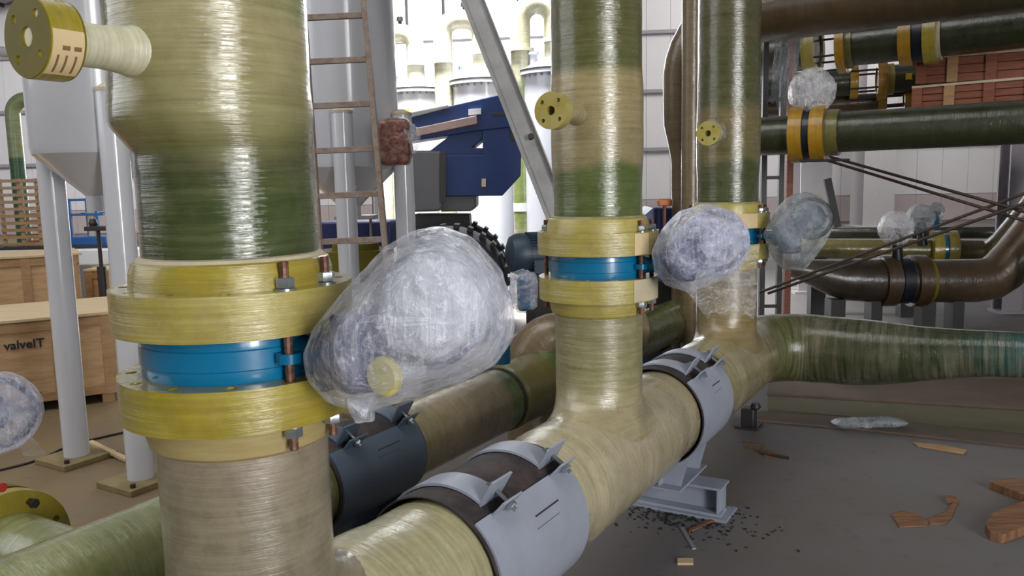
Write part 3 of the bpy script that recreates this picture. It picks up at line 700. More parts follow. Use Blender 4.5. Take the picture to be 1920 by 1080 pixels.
# ------------------------------------------------------------------ pipe clamps
def clamp(t0, t1, org0, Rr, label, mat, base=True, edge=50, nbolt=True, base_off=0):
    axo = org0
    root = axo+U*((t0+t1)/2); root = Vector((root.x, root.y, 0))
    ct = thing('pipe_clamp', label, 'clamp', root)
    P = lambda t, a, r: axo+U*t+(V*math.cos(R_(a))+Z*math.sin(R_(a)))*r
    part('rubber_liner', MB().arc(axo, V, Z, U, -170, 190, Rr+.014, Rr+.019, t0-.012, t1+.015, 64), m_black, ct, label='black rubber liner')
    part('cradle_shell', MB().arc(axo, V, Z, U, -172, edge, Rr+.019, Rr+.028, t0, t1, 56), mat, ct)
    L = t1-t0; sw = .15*L/.6+.0
    slot = MB()
    for q, da in ((.47, 19), ):
        slot.arc(axo, V, Z, U, edge-da-.6, edge-da+.6, Rr+.027, Rr+.0285, t0+L*.45, t0+L*.72, 2)
    slot.arc(axo, V, Z, U, edge-da-8.3, edge-da-7.9, Rr+.027, Rr+.0283, t0+L*.42, t0+L*.68, 2)
    part('slot_mark', slot, m_print, ct)
    for q in (.14, .78):
        ta = t0+L*q; tb = ta+.12
        s_ = part('strap', MB().arc(axo, V, Z, U, edge+9, 178, Rr+.022, Rr+.031, ta, tb, 28), mat, ct)
        for (an, side) in ((edge+9, 1), (178, -1)):
            d = (V*math.cos(R_(an))+Z*math.sin(R_(an))); tg = Vector((0, 0, 0))+(-V*math.sin(R_(an))+Z*math.cos(R_(an)))
            lean = (d*.93-tg*.36*side*-1*.2).normalized()
            b0 = axo+U*((ta+tb)/2)+d*(Rr+.022)
            # upturned ear of the strap, splayed outward
            e = MB().box(b0+d*.048, (.12, .009, .105), (U, tg, d))
            part('strap_ear', e, mat, s_, bevel=.001)
            # gusset on the ear
            part('gusset', MB().prism([(0, 0), (.06*side, 0), (0, .07)], .006, b0+U*(.048), tg, d), mat, s_)
            # ear of the shell
            an2 = edge-2 if side == 1 else 188
            d2 = (V*math.cos(R_(an2))+Z*math.sin(R_(an2))); tg2 = (-V*math.sin(R_(an2))+Z*math.cos(R_(an2)))
            b1 = axo+U*((ta+tb)/2)+d2*(Rr+.022)
            part('shell_ear', MB().box(b1+d2*.035, (.12, .008, .075), (U, tg2, d2)), mat, ct, bevel=.001)
            # bolt through both ears
            pb = b0+d*.045; pa = b1+d2*.045; ax = (pb-pa).normalized()
            bo = part('bolt', threaded(MB(), pa-ax*.035, pb+ax*.03, .0085, .004), m_zinc, ct)
            for cc in (pa-ax*.014, pb+ax*.012): part('nut', hexnut(MB(), cc, ax, .020, .014), m_zinc, bo)
    if base:
        zb = axo.z-Rr-.028; tm = (t0+t1)/2; bc = axo+U*tm+V*base_off
        w_ = MB().box(Vector((bc.x, bc.y, (zb+.16)/2+.03)), (L*.8, .012, zb-.16+.10), (U, V, Z))
        part('saddle_web', w_, mat, ct)
        for q in (-.3, .3):
            part('saddle_rib', MB().prism([(-.17, .10), (-.11, -(zb-.19)), (.11, -(zb-.19)), (.17, .10)], .012, Vector((bc.x, bc.y, zb))+U*(L*q), V, Z), mat, ct)
        part('saddle_foot', MB().box(Vector((bc.x, bc.y, .185)), (L*.9, .26, .012), (U, V, Z)), mat, ct)
        B = MB(); bb = Vector((bc.x, bc.y, 0))
        B.box(bb+Z*.172, (.16, .62, .014), (U, V, Z)); B.box(bb+Z*.022, (.16, .62, .014), (U, V, Z)); B.box(bb+Z*.097, (.012, .62, .136), (U, V, Z))
        B.box(bb+Z*.097+V*.29, (.15, .01, .136), (U, V, Z))
        part('base_beam', B, mat, ct)
        part('base_plate', MB().box(bb+Z*.0075, (.22, .70, .015), (U, V, Z)), mat, ct)
        for q in (-.32, .32): part('anchor_nut', hexnut(MB(), bb+V*q+Z*.024+U*.06, Z, .015, .018), m_zinc, ct)
    return ct
ax_h = C0[0]+Z*zr(ZC)
clamp(.735, 1.36, ax_h, .252, 'light grey pipe clamp with black liner on the front header, nearest the camera', m_grey)
clamp(2.80, 3.33, ax_h, .252, 'light grey pipe clamp between the middle and far stubs, its welded base in view', m_grey)
H2 = C0[0]-V*(2.66-1.5608)+Z*zr(-1.35)
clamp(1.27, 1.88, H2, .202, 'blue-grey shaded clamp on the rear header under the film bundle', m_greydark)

# rear header
h2 = thing('fiberglass_header_pipe', 'rear header pipe passing behind the near column, cream with green stretches', 'pipe', Vector((H2.x, H2.y, 0)))
pts = []; rad = []; t = -2.6
while t < 7.2:
    pts.append(H2+U*t); r = .2
    if t > 2.95: r += .0
    rad.append(r); t += .1
part('pipe', MB().tube(pts, rad, 56, wz=-2.6), m_header2, h2)
part('coupling_band', MB().tube([H2+U*q for q in (2.98, 3.0, 3.4, 3.42)], [.2, .212, .212, .2], 56), m_rackyel, h2, label='raised joint band on the pipe')
part('rim_line', MB().tube([H2+U*q for q in (2.93, 2.96)], [.2045, .2045], 56), m_black, h2, label='thin black ring')
part('joint_band', MB().tube([H2+U*q for q in (4.0, 4.02, 4.42, 4.44)], [.2, .211, .211, .2], 56), m_header2, h2)
for tq in (-.9, 5.6):
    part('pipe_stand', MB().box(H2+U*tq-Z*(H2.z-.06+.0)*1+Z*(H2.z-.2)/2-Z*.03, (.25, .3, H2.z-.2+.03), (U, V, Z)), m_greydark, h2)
hd_s = part('pipe_stand', MB().box(hp(-.75)-Z*(zr(ZC)-RH)-Z*0+Z*(zr(ZC)-RH)*.5, (.2, .3, zr(ZC)-RH+.02), (U, V, Z)), m_grey, hd)
es = e0+V*2.6; part('pipe_stand', MB().box(Vector((es.x, es.y, (zr(ZC)-.07)/2)), (.2, .2, zr(ZC)-.07)), m_grey, hd)

# branch with flange at the lower left
g = gz(62, 975, zr(-1.22)); bo = H2+U*((g-H2).dot(U))
br = thing('branch_pipe', 'cream green branch pipe with a yellow flange at the lower left corner', 'pipe', Vector((bo.x, bo.y, 0))-V*.5)
zb = H2.z
ctr = Vector((bo.x, bo.y, zb-.03))
part('pipe', MB().tube([ctr-V*q for q in (.1, .3, .6, .9, 1.3, 2.2)], .15, 40), m_header2, br)
f1 = MB(); ringplate(f1, ctr-V*.62, V, .235, .14, .06, 8, .19, .014, .35); part('flange', f1, m_yellow2, br)
f1 = MB(); ringplate(f1, ctr-V*.72, V, .235, .14, .06, 8, .19, .014, .35); part('flange', f1, m_yface, br)
part('flange_bolt', hexnut(MB(), ctr-V*.575+Z*.165+U*.09, V, .02, .02), m_dark, br)
_pp = ctr-V*.589; _v = rayd(4, 914); _q = CAM+_v*((_pp-CAM).dot(V)/_v.dot(V))
part('red_mark', MB().lathe([(.018, 0), (.018, .004), (0, .005)], _q, V, 16), m_redpaint, br, label='red paint dot')
part('pipe_stand', MB().box(ctr-V*1.5-Z*(ctr.z/2+.04), (.1, .2, ctr.z-.14+.04)), m_grey, br)

# wrapped valve operator at the left edge
wv = at(-8, 775, 3.35)
lv_ = thing('wrapped_valve_operator', 'round film-wrapped valve operator cut by the left edge of the picture', 'valve operator', wv-Z*.35)
part('stretch_film', film_hull([wv+Vector((x, y, z))*.16 for x, y, z in [(random.uniform(-1, 1), random.uniform(-1, 1), random.uniform(-1, 1)) for _ in range(3)]]+circle_pts(wv, Vector((.5, -1, .1)), .165, th=.08), 11, .01, 5, 3), m_film2, lv_)
handwheel(lv_, wv, Vector((.5, -1, .1)), .14, m_navydark)
part('gearbox', MB().lathe([(.06, -.06), (.07, 0), (.06, .07)], wv, Vector((.5, -1, .1)), 28), m_navydark, lv_)
part('shaft_neck', MB().tube([wv-Z*.38+Vector((-.09, .05, 0)), wv-Z*.05+Vector((-.09, .05, 0))], .035, 20), m_blue, lv_)
part('film_fringe', film_hull([wv+Vector((.16, -.02, -.12)), wv+Vector((.2, 0, -.19)), wv+Vector((.12, -.03, -.17)), wv+Vector((.15, .03, -.2)), wv+Vector((.1, 0, -.1)), wv+Vector((.13, -.05, -.12))], 12, .008, 4, 0, 25), m_clear, lv_)

# ------------------------------------------------------------------ white vessels on legs
def vessel(c, Rb, ztop, zcone, ztip, legs, label, capz, holes=True):
    vt = thing('white_vessel', label, 'vessel', Vector((c.x, c.y, 0)))
    part('tank_body', MB().lathe([(Rb, ztop), (Rb, zcone+.04), (Rb-.01, zcone), (.12, ztip+.02), (.1, ztip), (.1, ztip-.1)][::-1], c, Z, 72), m_white, vt)
    for (x, y) in legs:
        l = part('leg', MB().lathe([(.085, .03), (.085, capz), (.07, capz+.01)], Vector((x, y, 0)), Z, 32), m_white, vt)
        part('leg_cap', MB().lathe([(.088, capz), (.088, capz+.02), (.03, capz+.05)], Vector((x, y, 0)), Z, 32), m_dusty, l, label='dusty tan cap')
        d = Vector((c.x-x, c.y-y, 0)); L = d.length; d.normalize()
        part('leg_gusset', MB().box(Vector((x, y, (zcone+capz)/2))+d*(L-Rb+.06)/2, (max(.06, L-Rb+.08), .05, capz-zcone), (d, Z.cross(d), Z)), m_white, l)
        bp = part('base_plate', MB().box((x, y, .02), (.4, .36, .04), (U, V, Z)), m_plate, vt, bevel=.004, label='dusty square foot plate')
        for a, b_ in ((-1, 1), (1, -1)): part('anchor_nut', hexnut(MB(), Vector((x, y, .052))+U*.15*a+V*.13*b_, Z, .018, .024), m_dark, bp)
    return vt
lA = gz(145, 862); lB = gz(266, 905)
cv = Vector((-2.72, 5.50, 0))
capz = at(188, 172, lB.y).z
vessel(cv, .40, 4.3, 2.13, 1.86, [(lA.x, lA.y), (lB.x, lB.y), (cv.x+.42, cv.y+.32)], 'white conical-bottomed vessel on round legs at the left, behind the near flange', capz)
q = at(652, 300, 7.25); cv2 = Vector((q.x, q.y, 0)); l1 = at(645, 300, 6.75); l2 = at(756, 300, 7.1)
capz2 = at(640, 212, l1.y).z
vessel(cv2, .45, 4.6, 2.05, 1.72, [(l1.x, l1.y), (l2.x, l2.y), (l1.x*1.13, l1.y*1.13), (l2.x*1.09-.0, l2.y*1.09)], 'white conical-bottomed vessel seen behind the steel ladder', capz2)

# package strapped to the leg
pk = at(741, 268, 6.75)
pg = thing('bubble_wrapped_package', 'brown bubble-wrapped package tied to the vessel leg beside the ladder', 'package', pk-Z*.18)
part('package_body', film_hull([pk+Vector((x*.12, y*.1, z*.17)) for x in (-1, 1) for y in (-1, 1) for z in (-1, 1)]+[pk+Z*.2], 21, .012, 5, 4, 14), m_bubble, pg)
part('loose_film', film_hull([pk+Vector((.1, -.08, .2)), pk+Vector((.22, 0, .1)), pk+Vector((.2, 0, -.02)), pk+Vector((.12, -.1, .0)), pk+Vector((.05, -.12, .2)), pk+Vector((.14, .05, -.15))], 22, .012, 4, 1, 15), m_filmlight, pg)

# ------------------------------------------------------------------ ladder
def ext(a, b, z):    # extend line a->b to height z
    d = b-a; return a+d*((z-a.z)/d.z)
La, Lb = at(568, 0, 5.65), at(601, 490, 5.3); Ra, Rb_ = at(682, 0, 5.65), at(723, 470, 5.3)
ld = thing('steel_ladder', 'tall dusty steel ladder leaning between the near column and the vessel', 'ladder', ext(La, Lb, 0))
for a, b_ in ((La, Lb), (Ra, Rb_)):
    p0, p1 = ext(a, b_, 0.0), ext(a, b_, 4.4)
    part('rail', MB().bar(p0, p1, .036, .055, Vector((0, 1, 0))), m_ladder, ld, bevel=.003)
zz = La.z+.02-.09
zs = [at(625, y, 5.5).z for y in (25, 107, 190, 275, 363, 450)]
dz = (zs[0]-zs[-1])/5
k = -4
while zs[0]-dz*k > .15:
    z = zs[0]-dz*k; part('rung', MB().bar(ext(La, Lb, z), ext(Ra, Rb_, z+.01), .036, .038), m_ladder, ld, bevel=.003); k += 1

# ------------------------------------------------------------------ galvanized brace
b0, b1 = at(886, 0, 5.75), at(1040, 392, 5.35)
p0, p1 = ext(b0, b1, 4.4), ext(b0, b1, 0.0)
bt = thing('diagonal_brace', 'galvanized steel channel brace slanting down behind the middle riser', 'brace', p1)
d = (p1-p0).normalized(); n_ = Vector((0, -1, 0)); n_ = (n_-d*n_.dot(d)).normalized(); x_ = d.cross(n_)
mb = MB().box((p0+p1)/2, (.15, (p1-p0).length, .008), (x_, d, n_))
for s_ in (-1, 1): mb.box((p0+p1)/2+x_*.071*s_+n_*.03, (.008, (p1-p0).length, .06), (x_, d, n_))
mb.box((p0+p1)/2+x_*.03+n_*.006, (.03, (p1-p0).length, .008), (x_, d, n_))
part('channel', mb, m_galv, bt)
hole = at(996, 258, 5.45)
part('bolt', hexnut(MB(), hole-n_*0+n_*.02, n_, .022, .03), m_dark, bt)

# ------------------------------------------------------------------ crates on the left
def crate(name, p00, p10, depth, z0, z1, label, battens, text=None, lid=True, mats=(m_ply, m_batten, m_plylid)):
    """p00, p10: front bottom corners"""
    d = (p10-p00); L = d.length; d.normalize(); n = Z.cross(d)        # n points away from the viewer
    if n.y < 0: n = -n
    ct = thing(name, label, 'crate', Vector((p00.x, p00.y, z0)))
    ctr = (p00+p10)/2+n*depth/2; h = z1-z0
    mb = MB().box(Vector((ctr.x, ctr.y, z0+.08+(h-.08)/2)), (L, depth, h-.08), (d, n, Z)); part('box', mb, mats[0], ct, bevel=.003)
    for q in (0.06, .5, .94): part('skid', MB().box(p00+d*(L*q)+n*depth/2+Z*(z0+.04), (.1, depth, .08), (d, n, Z)), mats[1], ct)
    if lid: part('lid', MB().box(Vector((ctr.x, ctr.y, z1+.012)), (L+.06, depth+.06, .024), (d, n, Z)), mats[2], ct, bevel=.002)
    for q in battens: part('batten', MB().box(p00+d*(L*q)-n*.011+Z*(z0+.08+(h-.08)/2), (.09, .022, h-.08), (d, n, Z)), mats[1], ct, bevel=.002)
    for q in (.08+.045, h-.05): part('batten', MB().box(p00+d*(L*.5)-n*.009+Z*(z0+q), (L, .018, .08), (d, n, Z)), mats[1], ct, bevel=.002)
    return ct, d, n
pA, pB = Vector((-4.188, 6.863, 0)), Vector((-3.776, 7.474, 0))
dd_ = (pB-pA).normalized()
dd_ = Vector((.85, .53, 0)).normalized()
pr = gz(240, 748)
pf = pr-dd_*2.6
ct, d, n = crate('wooden_crate', pf, pr, 1.15, 0, .80, 'plywood crate with black lettering at left behind the vessel leg', (.80, .95))
def text(s, size, p, d, parent, name):
    cu = bpy.data.curves.new('txt', 'FONT'); cu.body = s; cu.size = size; cu.extrude = .002; cu.offset = size*.018
    ob = bpy.data.objects.new('txt', cu); COL.objects.link(ob); bpy.context.view_layer.update()
    dg = bpy.context.evaluated_depsgraph_get(); me = bpy.data.meshes.new_from_object(ob.evaluated_get(dg))
    nn = d.cross(Z); mb = MB(); mb.v = [p+d*v.co.x+Z*v.co.y+nn*(v.co.z+.004) for v in me.vertices]; mb.w = list(mb.v); mb.f = [tuple(q.vertices) for q in me.polygons]
    bpy.data.objects.remove(ob); return part(name, mb, m_print, parent, smooth=False)
# where the pixel ray meets the crate front
def onplane(px, py, p, n):
    v = rayd(px, py); return CAM+v*((p-CAM).dot(n)/v.dot(n))
p_ = onplane(8, 657, pf-n*.004, n); e_ = onplane(92, 650, pf-n*.004, n)
text('valveIT', (e_-p_).length/3.15, p_, d, ct, 'lettering')
mk = MB()
for a in (40, 50, 66, 74):
    q = onplane(a, 742, pf-n*.004, n); mk.box(q, (.03 if a < 60 else .05, .004, .035 if a < 60 else .06), (d, n, Z))
part('small_print', mk, m_print, ct)
qa = gz(-60, 640); 
pr2 = at(153, 545, 9.3); pr2.z = 0; pf2 = pr2-dd_*2.4
z2 = at(150, 478, 9.3).z
crate('wooden_crate', pf2, pr2, 1.0, 0, z2, 'taller plywood crate standing behind the lettered one, dark lid edge', (.45, .78, .97))
pr3 = at(202, 520, 9.9); pr3.z = 0
crate('wooden_crate', pr3-Vector((.25, 0, 0)), pr3, .4, 0, at(190, 508, 9.9).z, 'small wooden crate between the rod stand and the vessel leg', (.1, .9))

# white covered bench, lattice crate, green pipe, blue frame
bz = at(100, 466, 11.8).z
tb = thing('covered_bench', 'long bench under a white sheet behind the crates at left', 'bench', Vector((-7, 12, 0)))
bl, brr = at(-60, 480, 11.8).x, at(268, 480, 11.8).x
part('white_sheet', MB().box(((bl+brr)/2, 12.2, bz-.12), (brr-bl, 1.3, .24)), m_sheet, tb, bevel=.03)
part('bench_edge', MB().box(((bl+brr)/2, 12.3, bz+.02), (brr-bl-.1, 1.3, .03)), m_dark, tb)
for x in (bl+.2, (bl+brr)/2, brr-.2): part('leg', MB().box((x, 12.2, (bz-.2)/2), (.1, 1.0, bz-.2)), m_dark, tb)
lc = thing('slatted_crate', 'tall slatted wooden crate standing on the sheet-covered bench', 'crate', Vector((at(40, 440, 11.9).x, 12.1, bz)))
zt = at(40, 335, 11.9).z; xl, xr = at(4, 400, 11.9).x, at(80, 400, 11.9).x
for yy in (11.85, 12.35):
    for x in (xl+.02, (xl+xr)/2, xr-.04): part('post', MB().box((x, yy+.03, (bz+.03+zt)/2), (.05, .03, zt-bz-.03)), m_slat, lc)
    nsl = 10
    for k in range(nsl):
        z = bz+.07+(zt-bz-.1)*k/(nsl-1); w = (xr-xl)*(1 if k < 5 else .93)
        part('slat', MB().box(((xl+xr)/2, yy, z), (w, .022, .045)), m_slat if k > 4 else m_batten, lc)
gp = thing('green_pipe', 'green pipe with a pale elbow rising behind the slatted crate', 'pipe', Vector((at(32, 300, 13.5).x, 13.5, 0)))
gx = at(32, 300, 13.5).x; gzt = at(30, 186, 13.5).z; arcp = [Vector((gx, 13.5, 0)), Vector((gx, 13.5, gzt-1.0)), Vector((gx, 13.5, gzt-.5)), Vector((gx, 13.5, gzt-.25))]
arcp += [Vector((gx+.25-.25*math.cos(a), 13.5, gzt-.25+.25*math.sin(a))) for a in [math.pi/2*k/8 for k in range(1, 9)]]+[Vector((gx+1.5, 13.5, gzt))]
m_gp = grp('fiberglass_green_left_pipe', [(0, S(48, 100, 62)), (gzt-.95, S(48, 100, 62)), (gzt-.9, S(150, 166, 120)), (gzt+3, S(150, 166, 120))], amt=.2, rough=.4, blend=.01)
part('pipe', MB().tube(arcp, .115, 24), m_gp, gp)
part('vent_nipple', MB().lathe([(.03, 0), (.03, .12), (.05, .12), (.05, .16)], Vector((gx+.45, 13.5, gzt+.1)), Z, 12), m_girt, gp)
cdt = thing('white_conduit', 'white horizontal pipe high on the left behind the branch flange', 'pipe', at(0, 98, 14))
part('pipe', MB().tube([at(-400, 40, 14), at(70, 106, 14), at(640, 192, 14)], .085, 16), m_white, cdt)
part('hanger', MB().bar(at(60, 104, 14), at(60, 104, 14)+Z*8.2, .03, .03, Vector((0, 1, 0))), m_girt, cdt)
bf = thing('blue_skid_frame', 'small blue skid frame around a pale flanged pipe between the vessel legs', 'frame', Vector((at(160, 440, 12.1).x, 12.15, bz)))
fx0, fx1 = at(138, 400, 12.1).x, at(188, 400, 12.1).x; fz0, fz1 = bz+.03, at(160, 372, 12.1).z
for x in (fx0, fx1):
    for y in (12.0, 12.5): part('post', MB().box((x, y, (fz0+fz1)/2), (.04, .04, fz1-fz0)), m_bluerail, bf)
for z in (at(160, 402, 12.1).z, fz1-.02):
    for y in (12.0, 12.5): part('rail', MB().box(((fx0+fx1)/2, y, z), (fx1-fx0+.2, .035, .035)), m_bluerail, bf)
part('skid_base', MB().box(((fx0+fx1)/2, 12.25, fz0+.06), (fx1-fx0+.25, .6, .12)), m_bluerail, bf, bevel=.01)
part('flanged_pipe', MB().lathe([(.07, 0), (.07, .12), (.09, .12), (.09, .17), (.07, .17), (.07, .33), (.09, .33), (.09, .38), (.07, .38), (.07, .47)], Vector(((fx0+fx1)/2, 12.25, fz0+.1)), Z, 24), m_creampipe, bf)
rs = at(190, 500, 9.2)
rt = thing('rod_stand', 'dark adjustable rod stand with a square head beside the right leg', 'stand', Vector((rs.x, rs.y, 0)))
ztop = at(190, 428, 9.2).z
part('pole', MB().tube([Vector((rs.x, rs.y, .02)), Vector((rs.x, rs.y, ztop))], .022, 12), m_dark, rt)
part('sleeve', MB().tube([Vector((rs.x, rs.y, .02)), Vector((rs.x, rs.y, at(190, 500, 9.2).z))], .05, 12), m_dark, rt)
part('head', MB().box((rs.x-.0, rs.y, ztop), (.24, .16, .05)), m_dark, rt, bevel=.008); part('knob', MB().lathe([(.04, 0), (.05, .04), (.03, .09)], Vector((rs.x-.05, rs.y, ztop+.02)), Z, 14), m_dark, rt)
part('foot', MB().box((rs.x, rs.y, .015), (.4, .4, .03)), m_dark, rt)

# cable and batten on the floor
def wire(name, pxs, r, label, cat, mat, z=None):
    P = [gz(a, b)+Z*(z or r) for a, b in pxs]; out = []
    for i in range(len(P)-1):
        p0, p1, p2, p3 = P[max(i-1, 0)], P[i], P[i+1], P[min(i+2, len(P)-1)]
        for k in range(8):
            t = k/8; out.append(.5*((2*p1)+(p2-p0)*t+(2*p0-5*p1+4*p2-p3)*t*t+(3*p1-p0-3*p2+p3)*t**3))
    out.append(P[-1]); o = part(name, MB().tube(out, r, 8), mat, org=P[0]); return tag(o, label, cat)
wire('floor_cable', [(-40, 892), (60, 868), (130, 838), (190, 822), (262, 806)], .008, 'thin black cable lying across the dusty floor at left', 'cable', m_black)
a_, b_ = gz(170, 842), gz(240, 868)
tag(part('wood_strip', MB().bar(a_+Z*.055, b_+Z*.02, .04, .02), m_wood2, org=a_), 'thin pale wood strip resting against the foot plate at left', 'wood strip')

# ------------------------------------------------------------------ blue lifting machine
YM = 10.2
mc = thing('lifting_machine', 'blue mobile lifting machine with raised boom, grey cover and big tyre', 'machine', Vector((at(860, 400, YM).x, YM, 0)))
AX = Vector((1, 0, 0))
def poly(pts_, Y, th, name, mat, bev=.01, parent=mc):
    P = [at(a, b, Y) for a, b in pts_]; o = Vector((P[0].x, Y+th/2, P[0].z))
    return part(name, MB().prism([((p.x-o.x), (p.z-o.z)) for p in P], th, o, AX, Z), mat, parent, bevel=bev, smooth=False)
poly([(742, 222), (935, 178), (962, 186), (962, 238), (890, 246), (752, 268), (748, 240)], YM-.02, .5, 'boom', m_navy)
poly([(742, 216), (840, 196), (842, 202), (742, 228)], YM-.1, .1, 'boom_strip', m_galv)
poly([(780, 240), (893, 216), (895, 232), (780, 256)], YM-.12, .1, 'boom_strip', m_boomstrip)
poly([(878, 205), (902, 203), (902, 214), (878, 216)][::-1], YM-.07, .08, 'reflector', m_sheet, .002)
poly([(905, 205), (962, 184), (979, 232), (976, 330), (942, 367), (836, 368), (832, 290), (905, 290), (905, 250)][::-1], YM, .9, 'side_frame', m_navy)
poly([(798, 289), (862, 240), (907, 215), (907, 258), (884, 277), (907, 278), (907, 291), (832, 291)][::-1], YM+.04, .7, 'lift_strut', m_navy)
poly([(768, 282), (828, 282), (834, 292), (834, 362), (826, 396), (768, 398)], YM-.05, 1.0, 'grey_cover', m_greybox, .03)
poly([(826, 366), (893, 364), (893, 388), (884, 396), (826, 397)], YM+.05, .8, 'lower_cover', m_greybox, .02)
poly([(826, 284), (836, 284), (836, 380), (826, 380)], YM-.12, .03, 'cover_trim', m_dark, .002)
poly([(903, 335), (911, 335), (911, 350), (903, 350)], YM-.03, .06, 'data_plate', m_dusty, .001)
poly([(922, 211), (950, 211), (950, 217), (922, 217)], YM-.03, .06, 'vent_slot', m_dark, .001)
poly([(955, 238), (973, 238), (972, 262), (957, 262)], YM-.03, .06, 'dark_bracket', m_dark, .001)
poly([(775, 402), (880, 402), (885, 470), (770, 470)], YM+.3, .5, 'chassis', m_dark)
def tyre(c, R, w, parent):
    mb = MB().lathe([(R*.55, -w/2), (R*.9, -w/2), (R*.97, -w*.4), (R, -w*.25), (R, w*.25), (R*.97, w*.4), (R*.9, w/2), (R*.55, w/2)], c, Vector((0, 1, 0)), 56, closed_ring=True)
    t_ = part('tyre', mb, m_tyre, parent)
    lug = None
    for k in range(26):
        a = 2*math.pi*k/26; d = Vector((math.cos(a), 0, math.sin(a))); tn = Vector((-math.sin(a), 0, math.cos(a)))
        for s_ in (-1, 1): part('tread_lug', MB().box(c+d*(R+.008)+Vector((0, s_*w*.24, 0)), (.06, w*.48, .05), (tn, Vector((0, 1, 0)), d)), m_tyre, t_)
    part('rim', MB().lathe([(R*.1, -w*.2), (R*.5, -w*.25), (R*.56, -w*.45), (R*.57, w*.3), (R*.1, w*.3)], c, Vector((0, 1, 0)), 32, closed_ring=True), m_greybox, t_)
rt_z = at(845, 418, YM-.4).z; 
tyre(Vector((at(845, 460, YM-.4).x, YM-.4, rt_z/2-.0)), rt_z/2-.04, .4, mc)
tyre(Vector((at(845, 460, YM-.4).x, YM+.9, rt_z/2-.0)), rt_z/2-.04, .4, mc)

# ------------------------------------------------------------------ white tanks with arch pipes
def tank(px, Y, arch, label, mat, riserpx):
    q = at(px, 300, Y); c = Vector((q.x, Y, 0)); zl = 3.46
    tt = thing('lidded_tank', label, 'tank', c, None)
    R = .46
    part('tank_body', MB().lathe([(R, 0), (R, zl-.06)], c, Z, 48), m_white, tt)
    part('lid', MB().lathe([(R, -.06), (R+.05, -.06), (R+.05, .0), (R+.04, .02), (R*.5, .16), (.16, .19)], c+Z*zl, Z, 48), m_white, tt)
    part('lid_gasket', MB().lathe([(R+.045, -.01), (R+.055, -.01), (R+.055, .012), (R+.045, .012)], c+Z*zl, Z, 48, closed_ring=True), m_dark, tt)
    n0 = MB()
    for k in range(28):
        a = 2*math.pi*k/28; hexnut(n0, c+Vector((math.cos(a)*(R+.02), math.sin(a)*(R+.02), zl-.08)), Z, .016, .03)
    o = part('lid_bolt_ring', n0, m_girt, tt); o['kind'] = 'stuff'
    part('lid_nozzle', MB().lathe([(.06, 0), (.06, .16), (.08, .16), (.08, .2)], c+Vector((-.3, -.1, zl+.06)), Z, 16), m_white, tt)
    part('warning_triangle', MB().prism([(-.06, 0), (.06, 0), (0, .11)], .006, c+Vector((-.1, -R-.003-.0, zl-.42)), AX, Z), m_yelpaint, tt)
    # arch pipe: rises at the left, bends over and drops onto the lid
    rx = at(riserpx, 300, Y).x; rb = .24; zc = arch-rb
    P = [Vector((rx, Y, z)) for z in (0, .6, 1.2, 1.8, 2.4, 3.0, 3.6, zc)]
    L = c.x-rx
    P += [Vector((rx+rb-rb*math.cos(a), Y, zc+rb*math.sin(a))) for a in [math.pi/2*k/8 for k in range(1, 9)]]
    P += [Vector((c.x-rb+rb*math.sin(a), Y, arch-rb+rb*math.cos(a))) for a in [math.pi/2*k/8 for k in range(0, 9)]]
    P += [Vector((c.x, Y, zl+.15))]
    ap = thing('arched_pipe', label.replace('tank', 'tank\'s arched feed pipe') if False else arch_label[riserpx], 'pipe', Vector((rx, Y, 0)), None)
    part('pipe', MB().tube(P, .145, 28), mat, ap)
    for (x, z) in ((rx, zc-.42), (c.x, zc-.3)):
        part('joint_flange', MB().lathe([(.145, 0), (.195, 0), (.195, .05), (.145, .05)], Vector((x, Y, z)), Z, 28, closed_ring=True), m_creampipe if x == rx else m_white, ap)
    part('vent_valve', MB().lathe([(.03, 0), (.03, .07), (.055, .07), (.055, .13), (.02, .16)], Vector(((rx+c.x)/2+.05, Y, arch+.12)), Z, 14), m_dark, ap)
    if riserpx == 980:
        part('white_band', MB().lathe([(.146, 0), (.15, 0), (.15, .12), (.146, .12)], Vector((rx, Y, at(980, 396, Y).z)), Z, 28, closed_ring=True), m_sheet, ap, label='white band around the pipe')
arch_label = {722: 'leftmost arched pipe, coming over onto the left lidded tank', 837: 'middle pale arched pipe rising behind the blue boom', 980: 'right arched pipe, cream above and green below, left of the middle riser'}
tank(786, 14, 4.4, 'leftmost white lidded tank, half washed out by window and added light', m_creampipe, 722)
tank(908, 13, 4.4, 'middle white lidded tank above the blue boom', m_creampipe, 837)
tank(1042, 12, 4.4, 'right white lidded tank, mostly hidden by the middle riser', m_creamgreen, 980)
for k, (px, Y, w) in enumerate(((905, 17, .16), (925, 18, .12), (955, 16, .14))):
    q = at(px, 420, Y); tag(part('pale_post', MB().lathe([(w, 0), (w, 3.0)], Vector((q.x, Y, 0)), Z, 20), m_creampipe, org=(q.x, Y, 0)), ('widest pale post under the blue machine in the glare', 'thin pale post second under the blue machine', 'pale post left of the tall green-banded pipe')[k], 'post')

